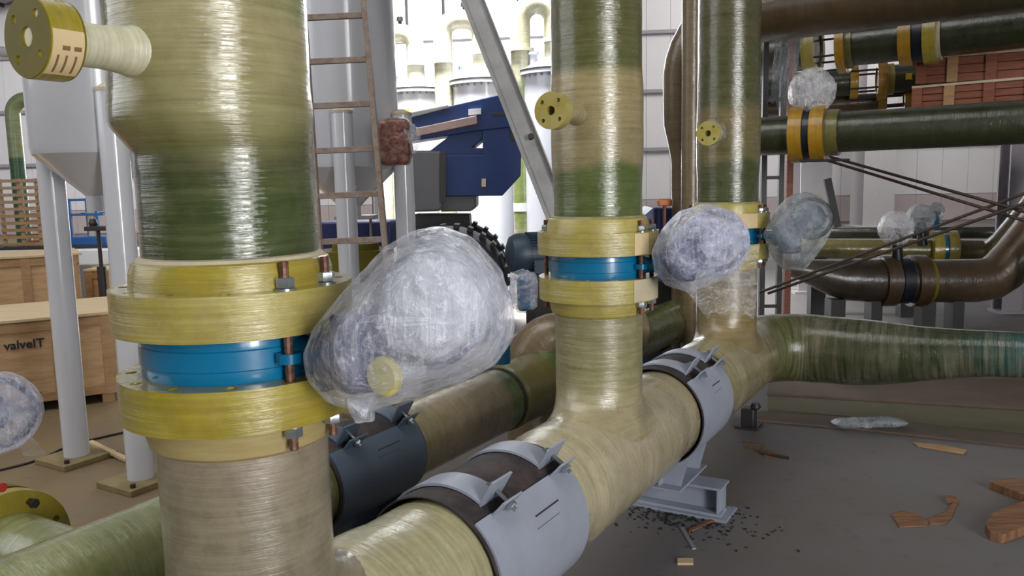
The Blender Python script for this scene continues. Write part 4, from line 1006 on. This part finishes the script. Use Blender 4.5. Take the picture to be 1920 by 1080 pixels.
# ------------------------------------------------------------------ clutter behind the ladder
q = at(645, 436, 9.0)
ps = thing('pump_skid', 'low dark navy pump skid behind the ladder and vessel legs', 'pump skid', Vector((q.x, 9.0, 0)))
x0, x1 = at(595, 440, 9).x, at(735, 440, 9).x; zt = at(640, 416, 9).z; zb = at(640, 470, 9).z
part('housing', MB().box(((x0+x1)/2, 9.2, (zt+zb)/2), (x1-x0, .5, zt-zb)), m_navydark, ps, bevel=.02)
part('skid_frame', MB().box(((x0+x1)/2, 9.2, zb/2), (x1-x0-.1, .45, zb)), m_dark, ps, bevel=.01)
q = at(668, 407, 8.7); vs_ = thing('steel_work_plate', 'small steel plate with a dark upright clamp behind the ladder', 'plate', q)
part('plate', MB().box(q, (.42, .25, .04)), m_galv, vs_, bevel=.005)
part('upright_clamp', MB().box(q+Vector((.02, 0, .11)), (.03, .03, .18)).box(q+Vector((-.02, 0, .04)), (.06, .04, .06)), m_dark, vs_)
for s_ in (-.15, .15): part('leg', MB().tube([Vector((q.x+s_, q.y, 0)), q+Vector((s_, 0, 0))], .015, 8), m_galv, vs_)
q = at(668, 487, 7.8); of = thing('olive_flange_pair', 'dim olive flange standing behind the ladder foot', 'flange', Vector((q.x, q.y, 0)))
part('flange', MB().lathe([(.0, -.1), (.36, -.1), (.36, .1), (.22, .1), (.22, .16), (0, .16)], q, Z, 48), m_yface, of)
part('pipe', MB().lathe([(.2, 0), (.2, q.z-.05)], Vector((q.x, q.y, 0)), Z, 40), m_rack, of)
# motor
q = at(985, 476, 6.9); mo = thing('electric_motor', 'dark teal finned electric motor left of the middle flanges', 'motor', Vector((q.x, q.y, 0)))
ma = Vector((1, .25, 0)).normalized()
part('end_cap', MB().lathe([(0, -.16), (.09, -.155), (.15, -.13), (.175, -.08), (.178, -.02)], q, ma, 36), m_motor, mo)
part('motor_body', MB().lathe([(.165, -.02), (.165, .5), (.12, .52)], q, ma, 36), m_motor, mo)
fm = MB(); fy = Z.cross(ma)
for k in range(40):
    a = 2*math.pi*k/40; dd = Z*math.sin(a)+fy*math.cos(a); fm.box(q+ma*.24+dd*.172, (.46, .006, .024), (ma, ma.cross(dd), dd))
o = part('cooling_fins', fm, m_motor, mo); 
part('terminal_box', MB().box(q+ma*.15-Vector((0, .15, .1)), (.16, .12, .12)), m_motor, mo, bevel=.01)
part('pedestal', MB().box((q.x+.2, q.y+.05, (q.z-.15)/2), (.4, .24, q.z-.15)), m_dark, mo)
q = at(982, 545, 4.9); wb_ = thing('wrapped_fitting', 'small film-wrapped fitting between the large bundle and middle flange', 'fitting', q-Z*.12)
part('stretch_film', film_hull([q+Vector((x*.075, y*.07, z*.1)) for x, y, z in ((-1, -1, 1), (1, -1, .8), (-1, 1, 1), (1, 1, 1), (-.9, -1, -1), (.9, -1, -1), (0, 0, 1.25), (-1, 1, -1), (1, 1, -1))], 31, .01, 5, 5, 16), m_film2, wb_)
part('fitting_body', MB().lathe([(.03, -.12), (.04, -.1), (.04, .07), (.02, .09)], q, Z, 20), m_blue, wb_)
q = at(940, 645, 4.9); bv = thing('blue_valve_edge', 'sliver of a blue valve under the wrapped fitting', 'valve', Vector((q.x, q.y, q.z-.2)))
part('valve_body', MB().lathe([(.05, -.12), (.055, -.1), (.055, .1), (.05, .12)], q, Z, 32), m_blue, bv)
# brown elbow behind the rear header
q = at(1020, 640, 5.6); be = thing('brown_elbow_pipe', 'dusty brown pipe elbow behind the middle stub', 'pipe', Vector((q.x, q.y, 0)))
P = [Vector((q.x-.1, q.y+.1, 0)), Vector((q.x-.1, q.y+.1, q.z-.2))]+[Vector((q.x-.1+.22-.22*math.cos(a), q.y+.1, q.z-.2+.22*math.sin(a))) for a in [math.pi/2*k/6 for k in range(1, 7)]]+[Vector((q.x+.7, q.y+.35, q.z+.02))]
part('pipe', MB().tube(P, .17, 32), m_brownpipe, be)
# navy machine behind the middle bundle
q = at(1250, 408, 8.2); nb = thing('navy_skid_box', 'dark navy skid box just right of the middle riser flange', 'machine', Vector((q.x, q.y, 0)))
x0, x1 = at(1200, 408, 8.2).x, at(1312, 408, 8.2).x; zt = at(1250, 388, 8.2).z; zb = at(1250, 436, 8.2).z
part('housing', MB().prism([(x0, zb), (x1, zb), (x1, zt-.02), (x0+.12, zt), (x0, zt-.1)], .6, Vector((0, 8.4, 0)), AX, Z), m_navydark, nb, bevel=.01)
part('frame', MB().box(((x0+x1)/2, 8.4, zb/2), (x1-x0-.1, .5, zb)), m_dark, nb)
oc = thing('orange_capped_bolt', 'rusty rod with an orange cap above the navy box', 'rod', at(1246, 410, 7.9))
q = at(1246, 380, 7.9); part('rod', MB().tube([at(1246, 436, 7.9), q], .018, 10), m_rust, oc); part('cap', MB().box(q, (.13, .1, .06)), m_orange, oc, bevel=.01)
# brown swelling pipe + companion behind the far riser
q = at(1272, 380, 8.0); bp_ = thing('brown_reducer_pipe', 'brown swelling pipe with a reducer, left of the far riser', 'pipe', Vector((q.x, q.y, 0)))
zz = lambda y: at(1270, y, 8.0).z
P = []; rr = []
for y, xx, r in ((800, 1275, .085), (380, 1276, .085), (300, 1275, .085), (262, 1273, .11), (235, 1270, .128), (180, 1270, .135), (140, 1270, .135), (115, 1274, .135), (90, 1282, .135), (60, 1298, .135), (35, 1318, .135), (10, 1345, .135)):
    w_ = at(xx, min(y, 380), 8.0); P.append(Vector((w_.x, 8.0, max(0, zz(y)) if y <= 380 else 0))); rr.append(r)
part('pipe', MB().tube(P, rr, 32), m_brownpipe, bp_)
q = at(1296, 300, 7.6); bp2 = thing('brown_straight_pipe', 'slim brown upright pipe squeezed between swelling pipe and far riser', 'pipe', Vector((q.x, q.y, 0)))
part('pipe', MB().tube([Vector((q.x, q.y, 0)), Vector((q.x, q.y, 1.5)), Vector((q.x, q.y, 4.3))], .09, 28), m_brownpipe, bp2)

# ------------------------------------------------------------------ pipe rack on the right
def rpipe(name, label, a, b, Ya, Yb, r, mat, fl=(), ext_=(0.6, 1.2), gaps=(), cat='pipe', cut=None):
    A, B = at(a[0], a[1], Ya), at(b[0], b[1], Yb); D = (B-A).normalized()
    A0 = A-D*ext_[0]; B0 = B+D*ext_[1]
    t_ = thing(name, label, cat, A0)
    def pos(px):      # parameter where the axis is seen at pixel column px
        lo, hi = 0, (B0-A0).length
        for _ in range(40):
            m_ = (lo+hi)/2; p = A0+D*m_; v = p-CAM; x = 960+FPX*v.dot(RT)/v.dot(FW)
            if x < px: lo = m_
            else: hi = m_
        return A0+D*lo
    segs = []; cur = A0
    for g0_, g1_ in gaps: segs.append((cur, pos(g0_))); cur = pos(g1_)
    segs.append((cur, B0)); L = 0
    for s0, s1 in segs:
        n = max(2, int((s1-s0).length/.3)); part('pipe', MB().tube([s0.lerp(s1, k/n) for k in range(n+1)], r, 36, wz=(s0-A0).length), mat, t_)
    for px, w, R, fm_, nm in fl:
        c = pos(px); mb = MB().lathe([(r*.9, -w/2), (R, -w/2), (R, w/2), (r*.9, w/2)], c, D, 48, closed_ring=True)
        part(nm, mb, fm_, t_)
    return t_, pos, D
m_rdark = plain('black_valve_body', S(12, 22, 34), .4, var=.1, coat=.3)
fy = m_ydark
t1, pos1, D1 = rpipe('rack_pipe', 'big brown pipe across the top right corner of the picture', (1430, 24), (1920, -46), 7.9, 6.7, .27, m_rackbrown)
t2, pos2, D2 = rpipe('rack_pipe', 'upper rack pipe with a dark valve between ochre flanges, seen under the top brown pipe', (1430, 103), (1920, 46), 9.6, 8.2, .225, m_rack,
    [(1524, .13, .29, m_yellow, 'flange'), (1583, .09, .30, fy, 'flange'), (1596, .08, .25, m_rackyel, 'hub'), (1702, .12, .29, fy, 'flange'), (1723, .10, .26, m_rdark, 'valve_body'), (1747, .12, .29, m_yellow2, 'flange'), (1762, .05, .26, m_dusty, 'hub')], gaps=((1532, 1577),))
t3, pos3, D3 = rpipe('rack_pipe', 'slim middle rack pipe with an open gap between two ochre flanges', (1430, 166), (1760, 142), 10.2, 9.6, .165, m_rack,
    [(1600, .09, .2, fy, 'flange'), (1652, .10, .24, fy, 'flange'), (1666, .1, .18, m_yellow2, 'hub')], gaps=((1605, 1647),), ext_=(.6, 1.5))
part('label_plate', MB().box(pos3(1695)-Vector((0, .17, 0)), (.12, .01, .07)), m_yelpaint, t3)
t4, pos4, D4 = rpipe('rack_pipe', 'dim slim pipe lying right on top of the lowest rack pipe', (1440, 205), (1760, 182), 10.3, 9.7, .1, m_rackbrown,
    [(1653, .09, .15, fy, 'flange'), (1702, .09, .15, fy, 'flange')], gaps=((1658, 1697),), ext_=(.5, 1.5))
t5, pos5, D5 = rpipe('rack_pipe', 'lowest dark green rack pipe with ochre flanged valve and wrapped actuator', (1430, 256), (1920, 229), 7.9, 6.85, .18, m_rack,
    [(1498, .12, .262, fy, 'flange'), (1516, .085, .24, m_rdark, 'valve_body'), (1537, .12, .262, fy, 'flange'), (1560, .13, .21, m_rackyel, 'hub')])
for (t_, pf_, pa, pb, rb_) in ((t2, pos2, 1528, 1584, .25), (t3, pos3, 1600, 1652, .2), (t4, pos4, 1653, 1702, .12)):
    A, B = pf_(pa-8), pf_(pb+6); D = (B-A).normalized(); fx_ = Z.cross(D).normalized()
    for k in range(6):
        a = k*math.pi/3+.5; o_ = (fx_*math.cos(a)+Z*math.sin(a))*rb_; part('stud', MB().tube([A+o_, B+o_], .012, 8), m_dark, t_)
bpz = pos5(1545); part('tie_bolt', MB().tube([bpz+Vector((-.25, -.1, -.25)), bpz+Vector((.2, -.1, -.25))], .012, 8), m_dark, t5)
# wrapped actuator on top of the rack valve
c = pos5(1520); q = Vector((at(1522, 172, c.y-.05).x, c.y-.05, at(1522, 172, c.y).z))
wa = thing('wrapped_actuator', 'film-wrapped actuator with dark triangular face standing on the lowest rack pipe', 'actuator', c+Z*.2)
part('stretch_film', film_hull(circle_pts(q, Vector((0, -1, 0)), .2, th=.08), 41, .012, 5, 3, 12), m_filmlight, wa)
part('actuator_face', MB().prism([(-.12, .07), (.14, .07), (.08, -.1), (-.03, -.1)], .1, q-Vector((0, .0, 0)), AX, Z), m_colgrey, wa, bevel=.01)
part('neck', MB().tube([c+Z*.15, q-Z*.05], .05, 20), m_rdark, wa)
pd = at(1487, 150, 7.95)
v_, f_, w_ = drape([at(1455, 70, 8.3), at(1508, 70, 8.3), at(1480, 205, 8.3), at(1445, 190, 8.3)], 24, 40, 5, .03, .03)
tag(part('hanging_plastic_sheet', MB().add(v_, f_, w_), m_film3, org=at(1480, 70, 8.3)), 'dull plastic sheet hanging from the upper rack pipe beside the far riser', 'plastic sheet')
# reddish crates on the rack
def rcrate(a, b, yt, yb, Ya, Yb, depth, label):
    A, B = at(a, yb[0], Ya), at(b, yb[1], Yb); T = at(a, yt[0], Ya)
    d = Vector((B.x-A.x, B.y-A.y, 0)); L = d.length; d.normalize(); n = Z.cross(d); n = n if n.y > 0 else -n; h = T.z-A.z
    t_ = thing('red_wooden_crate', label, 'crate', A)
    S_ = (B-A).normalized()
    nb_ = 3
    for k in range(nb_):
        part('board', MB().box((A+B)/2+Z*(h*(k+.5)/nb_)+n*.01, (L, .03, h/nb_-.008), (S_, n, Z)), m_red, t_, bevel=.002)
    part('box', MB().box((A+B)/2+Z*h/2+n*depth/2+n*.03, (L, depth, h), (S_, n, Z)), m_red, t_)
    part('lid', MB().box((A+B)/2+Z*(h+.012)+n*depth/2, (L+.05, depth+.05, .024), (S_, n, Z)), m_dusty, t_)
    for q_ in (.02, .24, .5, .76): part('batten', MB().box(A.lerp(B, q_)+Z*h/2-n*.02, (.1, .025, h), (S_, n, Z)), m_batten if q_ == .24 else m_red, t_, bevel=.002)
rcrate(1722, 2010, (112, 80), (158, 140), 8.9, 8.0, .6, 'upper reddish wooden crate on the pipe rack at the right edge')
rcrate(1714, 2010, (166, 146), (205, 185), 8.9, 8.0, .6, 'lower reddish wooden crate on the pipe rack, directly above the lowest pipe')
# rack frame
def post(px, y0, y1, Y, w, label, mat=m_dark, z0=None, name='rack_post'):
    q = at(px, 300, Y); zt = at(px, y0, Y).z
    zb_ = 0 if y1 is None else at(px, y1, Y).z
    return tag(part(name, MB().box((q.x, Y, (zt+zb_)/2), (w, w, zt-zb_)), mat, org=(q.x, Y, zb_)), label, 'post')
lf = thing('rack_end_frame', 'dark ladder-like end frame of the pipe rack, right beside the far riser', 'frame', Vector((at(1431, 300, 8.8).x, 8.8, 0)))
for px in (1432, 1465):
    q = at(px, 300, 8.8); part('post', MB().box((q.x, 8.8, 2.1), (.055, .055, 4.2)), m_dark, lf)
for z in (.5, 1.2, at(1450, 333, 8.8).z, 2.7, 3.4): part('rung', MB().box(((at(1432, 300, 8.8).x+at(1465, 300, 8.8).x)/2, 8.8, z), (.2, .03, .035)), m_dark, lf)
rp_ = post(1480, 0, None, 9.1, .07, 'reddish upright pipe beside the rack end frame', m_red, name='red_upright_pipe')
rb1 = thing('rack_crossbeam_frame', 'far right steel frame carrying the rack pipes', 'frame', Vector((at(1990, 300, 8.6).x, 8.6, 0)))
xx = at(2010, 300, 8.4).x
part('post', MB().box((xx, 8.6, 2.3), (.12, .12, 4.6)), m_dark, rb1)
part('crossbeam', MB().bar((xx, 7.2, 4.5), (xx, 9.6, 4.5), .1, .12), m_dark, rb1)
# leaning dark wedge bar
a, b_ = at(1551, 335, 9.3), at(1570, 426, 9.3)
tag(part('leaning_bar', MB().bar(b_, a, .08, .04, Vector((0, 1, 0))), m_dark, org=b_), 'short dark bar leaning behind the far film bundle', 'bar')
# tension rods
rods = [((1535, 296), (1925, 415), 8.4, 6.8, 'lower rod of the pair falling rightwards from the rack valve'), ((1556, 294), (1925, 398), 8.4, 6.8, 'upper rod of the pair falling rightwards from the rack valve'),
        ((1925, 361), (1425, 548), 6.9, 8.2, 'upper rod of the pair rising to the right edge'), ((1925, 380), (1440, 550), 6.8, 8.2, 'lower rod of the pair rising to the right edge')]
for a, b_, ya, yb, lab in rods:
    A, B = at(*a, ya), at(*b_, yb); D = (B-A)
    if a[0] < b_[0]: B = B+D*.15
    else: A = A-D*.15
    tag(part('tension_rod', MB().tube([A, B], .014, 8), m_rod, org=A), 'thin dark '+lab, 'rod')
# low pipes behind the bend
t7, pos7, D7 = rpipe('low_pipe', 'greenish low pipe farthest back, along the foot of the wall', (1540, 437), (1850, 436), 13, 12, .09, m_rack, ext_=(1, 1.6))
A, B = at(1500, 466, 11.2), at(1845, 470, 10.6)
t6 = thing('low_elbow_pipe', 'yellow low pipe that bends up into an orange elbow at the right edge', 'pipe', Vector((A.x, A.y, 0)))
P = [A.lerp(B, k/8) for k in range(9)]+[at(1862, 466, 10.5), at(1880, 452, 10.4), at(1900, 428, 10.3), at(1925, 398, 10.2), at(1960, 350, 10.0), at(1990, 300, 9.9)]
part('pipe', MB().tube(P, .14, 32), m_rackyel, t6)
for px, w, R, mt in ((1758, .12, .26, m_yellow2), (1785, .12, .26, m_yellow2)):
    c = A.lerp(B, (px-1500)/345); part('flange', MB().lathe([(.1, -w/2), (R, -w/2), (R, w/2), (.1, w/2)], c, B-A, 40, closed_ring=True), mt, t6)
c = A.lerp(B, (1771-1500)/345); part('valve_body', MB().lathe([(.1, -.04), (.22, -.04), (.22, .04), (.1, .04)], c, B-A, 40, closed_ring=True), m_blue, t6)
for q_ in (.1, .6): c = A.lerp(B, q_); part('pipe_stand', MB().box((c.x, c.y, (c.z-.1)/2), (.2, .15, c.z-.1)), m_dark, t6)
# big dark pipe
Yq = 9.4
t8 = thing('dark_reducer_pipe', 'large dark low pipe with a tapered left end, flanged valve and upward elbow', 'pipe', Vector((at(1600, 520, Yq).x, Yq, 0)))
P = [at(x, y, Yq) for x, y in ((1470, 500), (1500, 505), (1530, 512), (1560, 520), (1590, 524), (1650, 526), (1740, 527), (1830, 526), (1858, 522), (1880, 508), (1905, 482), (1935, 445), (1980, 385))]
r8 = [.09, .12, .165, .21, .245, .255, .25, .25, .25, .25, .25, .25, .25]
m_big = grp('fiberglass_dark_low', [(0, S(92, 82, 72)), (.7, S(52, 42, 32)), (1.6, S(60, 48, 32)), (2.6, S(84, 64, 38)), (3.3, S(128, 88, 44))], light=S(110, 98, 84), amt=.3, rough=.35)
part('pipe', MB().tube(P, r8, 44), m_big, t8)
ax8 = Vector((1, 0, 0))
for px, w, R, mt, nm in ((1660, .16, .30, m_rackbrown, 'flange'), (1688, .13, .27, m_rdark, 'valve_body'), (1718, .16, .30, m_rackbrown, 'flange'), (1735, .05, .27, m_yface, 'hub')):
    c = at(px, 526, Yq); part(nm, MB().lathe([(.2, -w/2), (R, -w/2), (R, w/2), (.2, w/2)], c, ax8, 48, closed_ring=True), mt, t8)
for px, w in ((1566, 34), (1638, 26), (1735, 32), (1790, 26)):
    c = at(px, 560, Yq); part('pipe_stand', MB().box((c.x, c.y, (c.z)/2), (w/FPX*Yq*.8, .2, c.z)), m_dark, t8)
    part('stand_foot', MB().box((c.x, c.y, .03), (.34, .3, .06)), m_dark, t8)
# three small wrapped handwheels
for k, (px, py, Y, base, lab) in enumerate(((1680, 428, Yq-.1, 500, 'film-wrapped head on the large dark low pipe, leftmost of the small three'), (1726, 408, 10.7, 440, 'film-wrapped head in the middle of the small three, on the yellow pipe'), (1751, 396, 11.6, 420, 'rearmost small film-wrapped head, above a strip of blue'))):
    q = at(px, py, Y); t_ = thing('wrapped_operator', lab, 'valve operator', q-Z*.2); rr_ = (.21, .19, .14)[k]
    part('stretch_film', film_hull(circle_pts(q, Vector((.1, -1, 0)), rr_*.92, th=.07), 50+k, .005, 5, 4, 10, .005), m_filmlight if k == 0 else m_film3, t_)
    part('dark_plate', MB().box(q-Z*rr_*.15, (rr_*1.15, .1, rr_*.35)), m_colgrey, t_, bevel=.01)
    part('neck', MB().tube([at(px+4, base+20, Y), q], .06, 16), m_rdark if k != 2 else m_blue, t_)

# ------------------------------------------------------------------ things on the floor
def slab(name, pxs, th, label, cat, mat, z0=0, bev=.002, warp=0):
    P = [gz(a, b, z0) for a, b in pxs]; c = sum(P, Vector())/len(P)
    vs = [p+Z*0 for p in P]+[p+Z*th for p in P]; k = len(P)
    for i_, v in enumerate(vs): v += Z*(warp*(i_ % k)/k)
    mb = MB().add(vs, [tuple(range(k))[::-1], tuple(range(k, 2*k))]+[(i, (i+1) % k, (i+1) % k+k, i+k) for i in range(k)])
    return tag(part(name, mb, mat, bevel=bev, smooth=False, org=(c.x, c.y, z0)), label, cat)
slab('dusty_board', [(1438, 742), (1960, 772), (1960, 716), (1700, 712), (1560, 700), (1446, 702)], .025, 'wide dusty brown board on the floor beneath the bending pipe', 'board', m_boardbrown)
slab('floor_mat', [(1440, 770), (1620, 785), (1960, 818), (1960, 776), (1440, 745)], .012, 'olive strip of matting next to the brown board', 'mat', m_matgreen)
slab('dusty_board', [(1420, 790), (1620, 808), (1960, 845), (1960, 822), (1620, 788), (1425, 773)], .015, 'narrow purplish board along the near edge of the olive strip', 'board', m_boardbrown)
fb_ = gz(1630, 798, .02)
fm_ = film_hull([fb_+Vector((x*.28, y*.06, z*.02+.02)) for x in (-1, 1) for y in (-1, 1) for z in (-1, 1)]+[fb_+Vector((0, 0, .06))], 61, .012, 5, 2, 14)
tag(part('crumpled_film_roll', fm_, m_film3, org=fb_-Z*.02), 'crumpled grey plastic film lying on the floor boards', 'plastic film')
slab('wood_sliver', [(1712, 832), (1760, 836), (1812, 846), (1806, 852), (1720, 838)], .012, 'thin orange-brown wood sliver in the open floor', 'wood scrap', m_batten)
slab('plywood_scrap', [(1672, 968), (1690, 960), (1722, 966), (1742, 980), (1738, 988), (1686, 990)], .008, 'torn flat plywood scrap, left one of the near pair', 'plywood scrap', m_wood)
slab('plywood_scrap', [(1740, 976), (1776, 960), (1788, 940), (1796, 944), (1784, 972), (1772, 984), (1744, 984)], .008, 'torn curved plywood scrap, right one of the near pair', 'plywood scrap', m_wood)
slab('plywood_scrap', [(1772, 934), (1790, 936), (1798, 944), (1774, 946)], .02, 'tiny dark wood chip behind the plywood scraps', 'wood scrap', m_wood)
slab('broken_plank', [(1854, 918), (1900, 910), (1960, 926), (1960, 958)], .05, 'broken brown plank at the right edge, rear one', 'plank', m_wood, .0)
slab('broken_plank', [(1846, 1000), (1862, 976), (1960, 940), (1960, 990), (1878, 1020), (1856, 1014)], .05, 'splintered reddish plank at the lower right edge, front one', 'plank', m_wood, .0)
slab('wood_chip', [(1270, 1050), (1300, 1050), (1300, 1060), (1270, 1060)], .012, 'small pale wood chip on the floor at bottom centre', 'wood chip', m_wood2)
slab('metal_strip', [(1274, 990), (1282, 990), (1306, 1030), (1298, 1031)], .006, 'thin grey strip on the floor in front of the clamp base', 'strip', m_galv)
slab('wood_sliver', [(1290, 994), (1350, 968), (1354, 971), (1292, 1000)], .008, 'narrow brown stick touching the clamp base corner', 'stick', m_wood)
slab('dark_twig', [(1424, 846), (1480, 858), (1479, 862), (1424, 851)], .008, 'dark thin twig lying on the floor right of the far clamp', 'twig', m_dark)
for k in range(6):
    x = 1392+k*8+random.uniform(-3, 3); y = 832+random.uniform(-6, 22)
    slab('twig_scrap', [(x, y), (x+26, y+6), (x+26, y+9), (x, y+3)], .006, 'small brown twig in the litter heap right of the far clamp', 'twig', m_wood)['group'] = 'twigs in the litter heap'
blk = gz(1404, 800)
bk = thing('dark_floor_bracket', 'dark steel floor bracket right of the far clamp, under the header', 'bracket', blk)
part('foot', MB().box(blk+Z*.01, (.2, .16, .02), (U, V, Z)), m_dark, bk); part('upright', MB().box(blk+Z*.08, (.1, .1, .14), (U, V, Z)), m_dark, bk, bevel=.01)
part('knob', MB().lathe([(.02, 0), (.04, .02), (.03, .05)], blk+Z*.14+V*.05, Z, 14), m_dark, bk)
# dirt litter under the clamp base
mb = MB(); rnd = random.Random(3); cd_ = gz(1270, 965)
for k in range(420):
    a = rnd.gauss(0, .22); b_ = rnd.gauss(0, .09); p = cd_+V*a+U*b_*1.4+Z*.003; s_ = rnd.uniform(.003, .011); an = rnd.uniform(0, 6.3)
    mb.box(p, (s_*2, s_, .005), (Vector((math.cos(an), math.sin(an), 0)), Vector((-math.sin(an), math.cos(an), 0)), Z))
o = tag(part('dirt_litter', mb, m_dark, smooth=False, org=cd_), 'dark crumbs and debris scattered in front of the clamp base', 'debris'); o['kind'] = 'stuff'
bpy.context.view_layer.update()
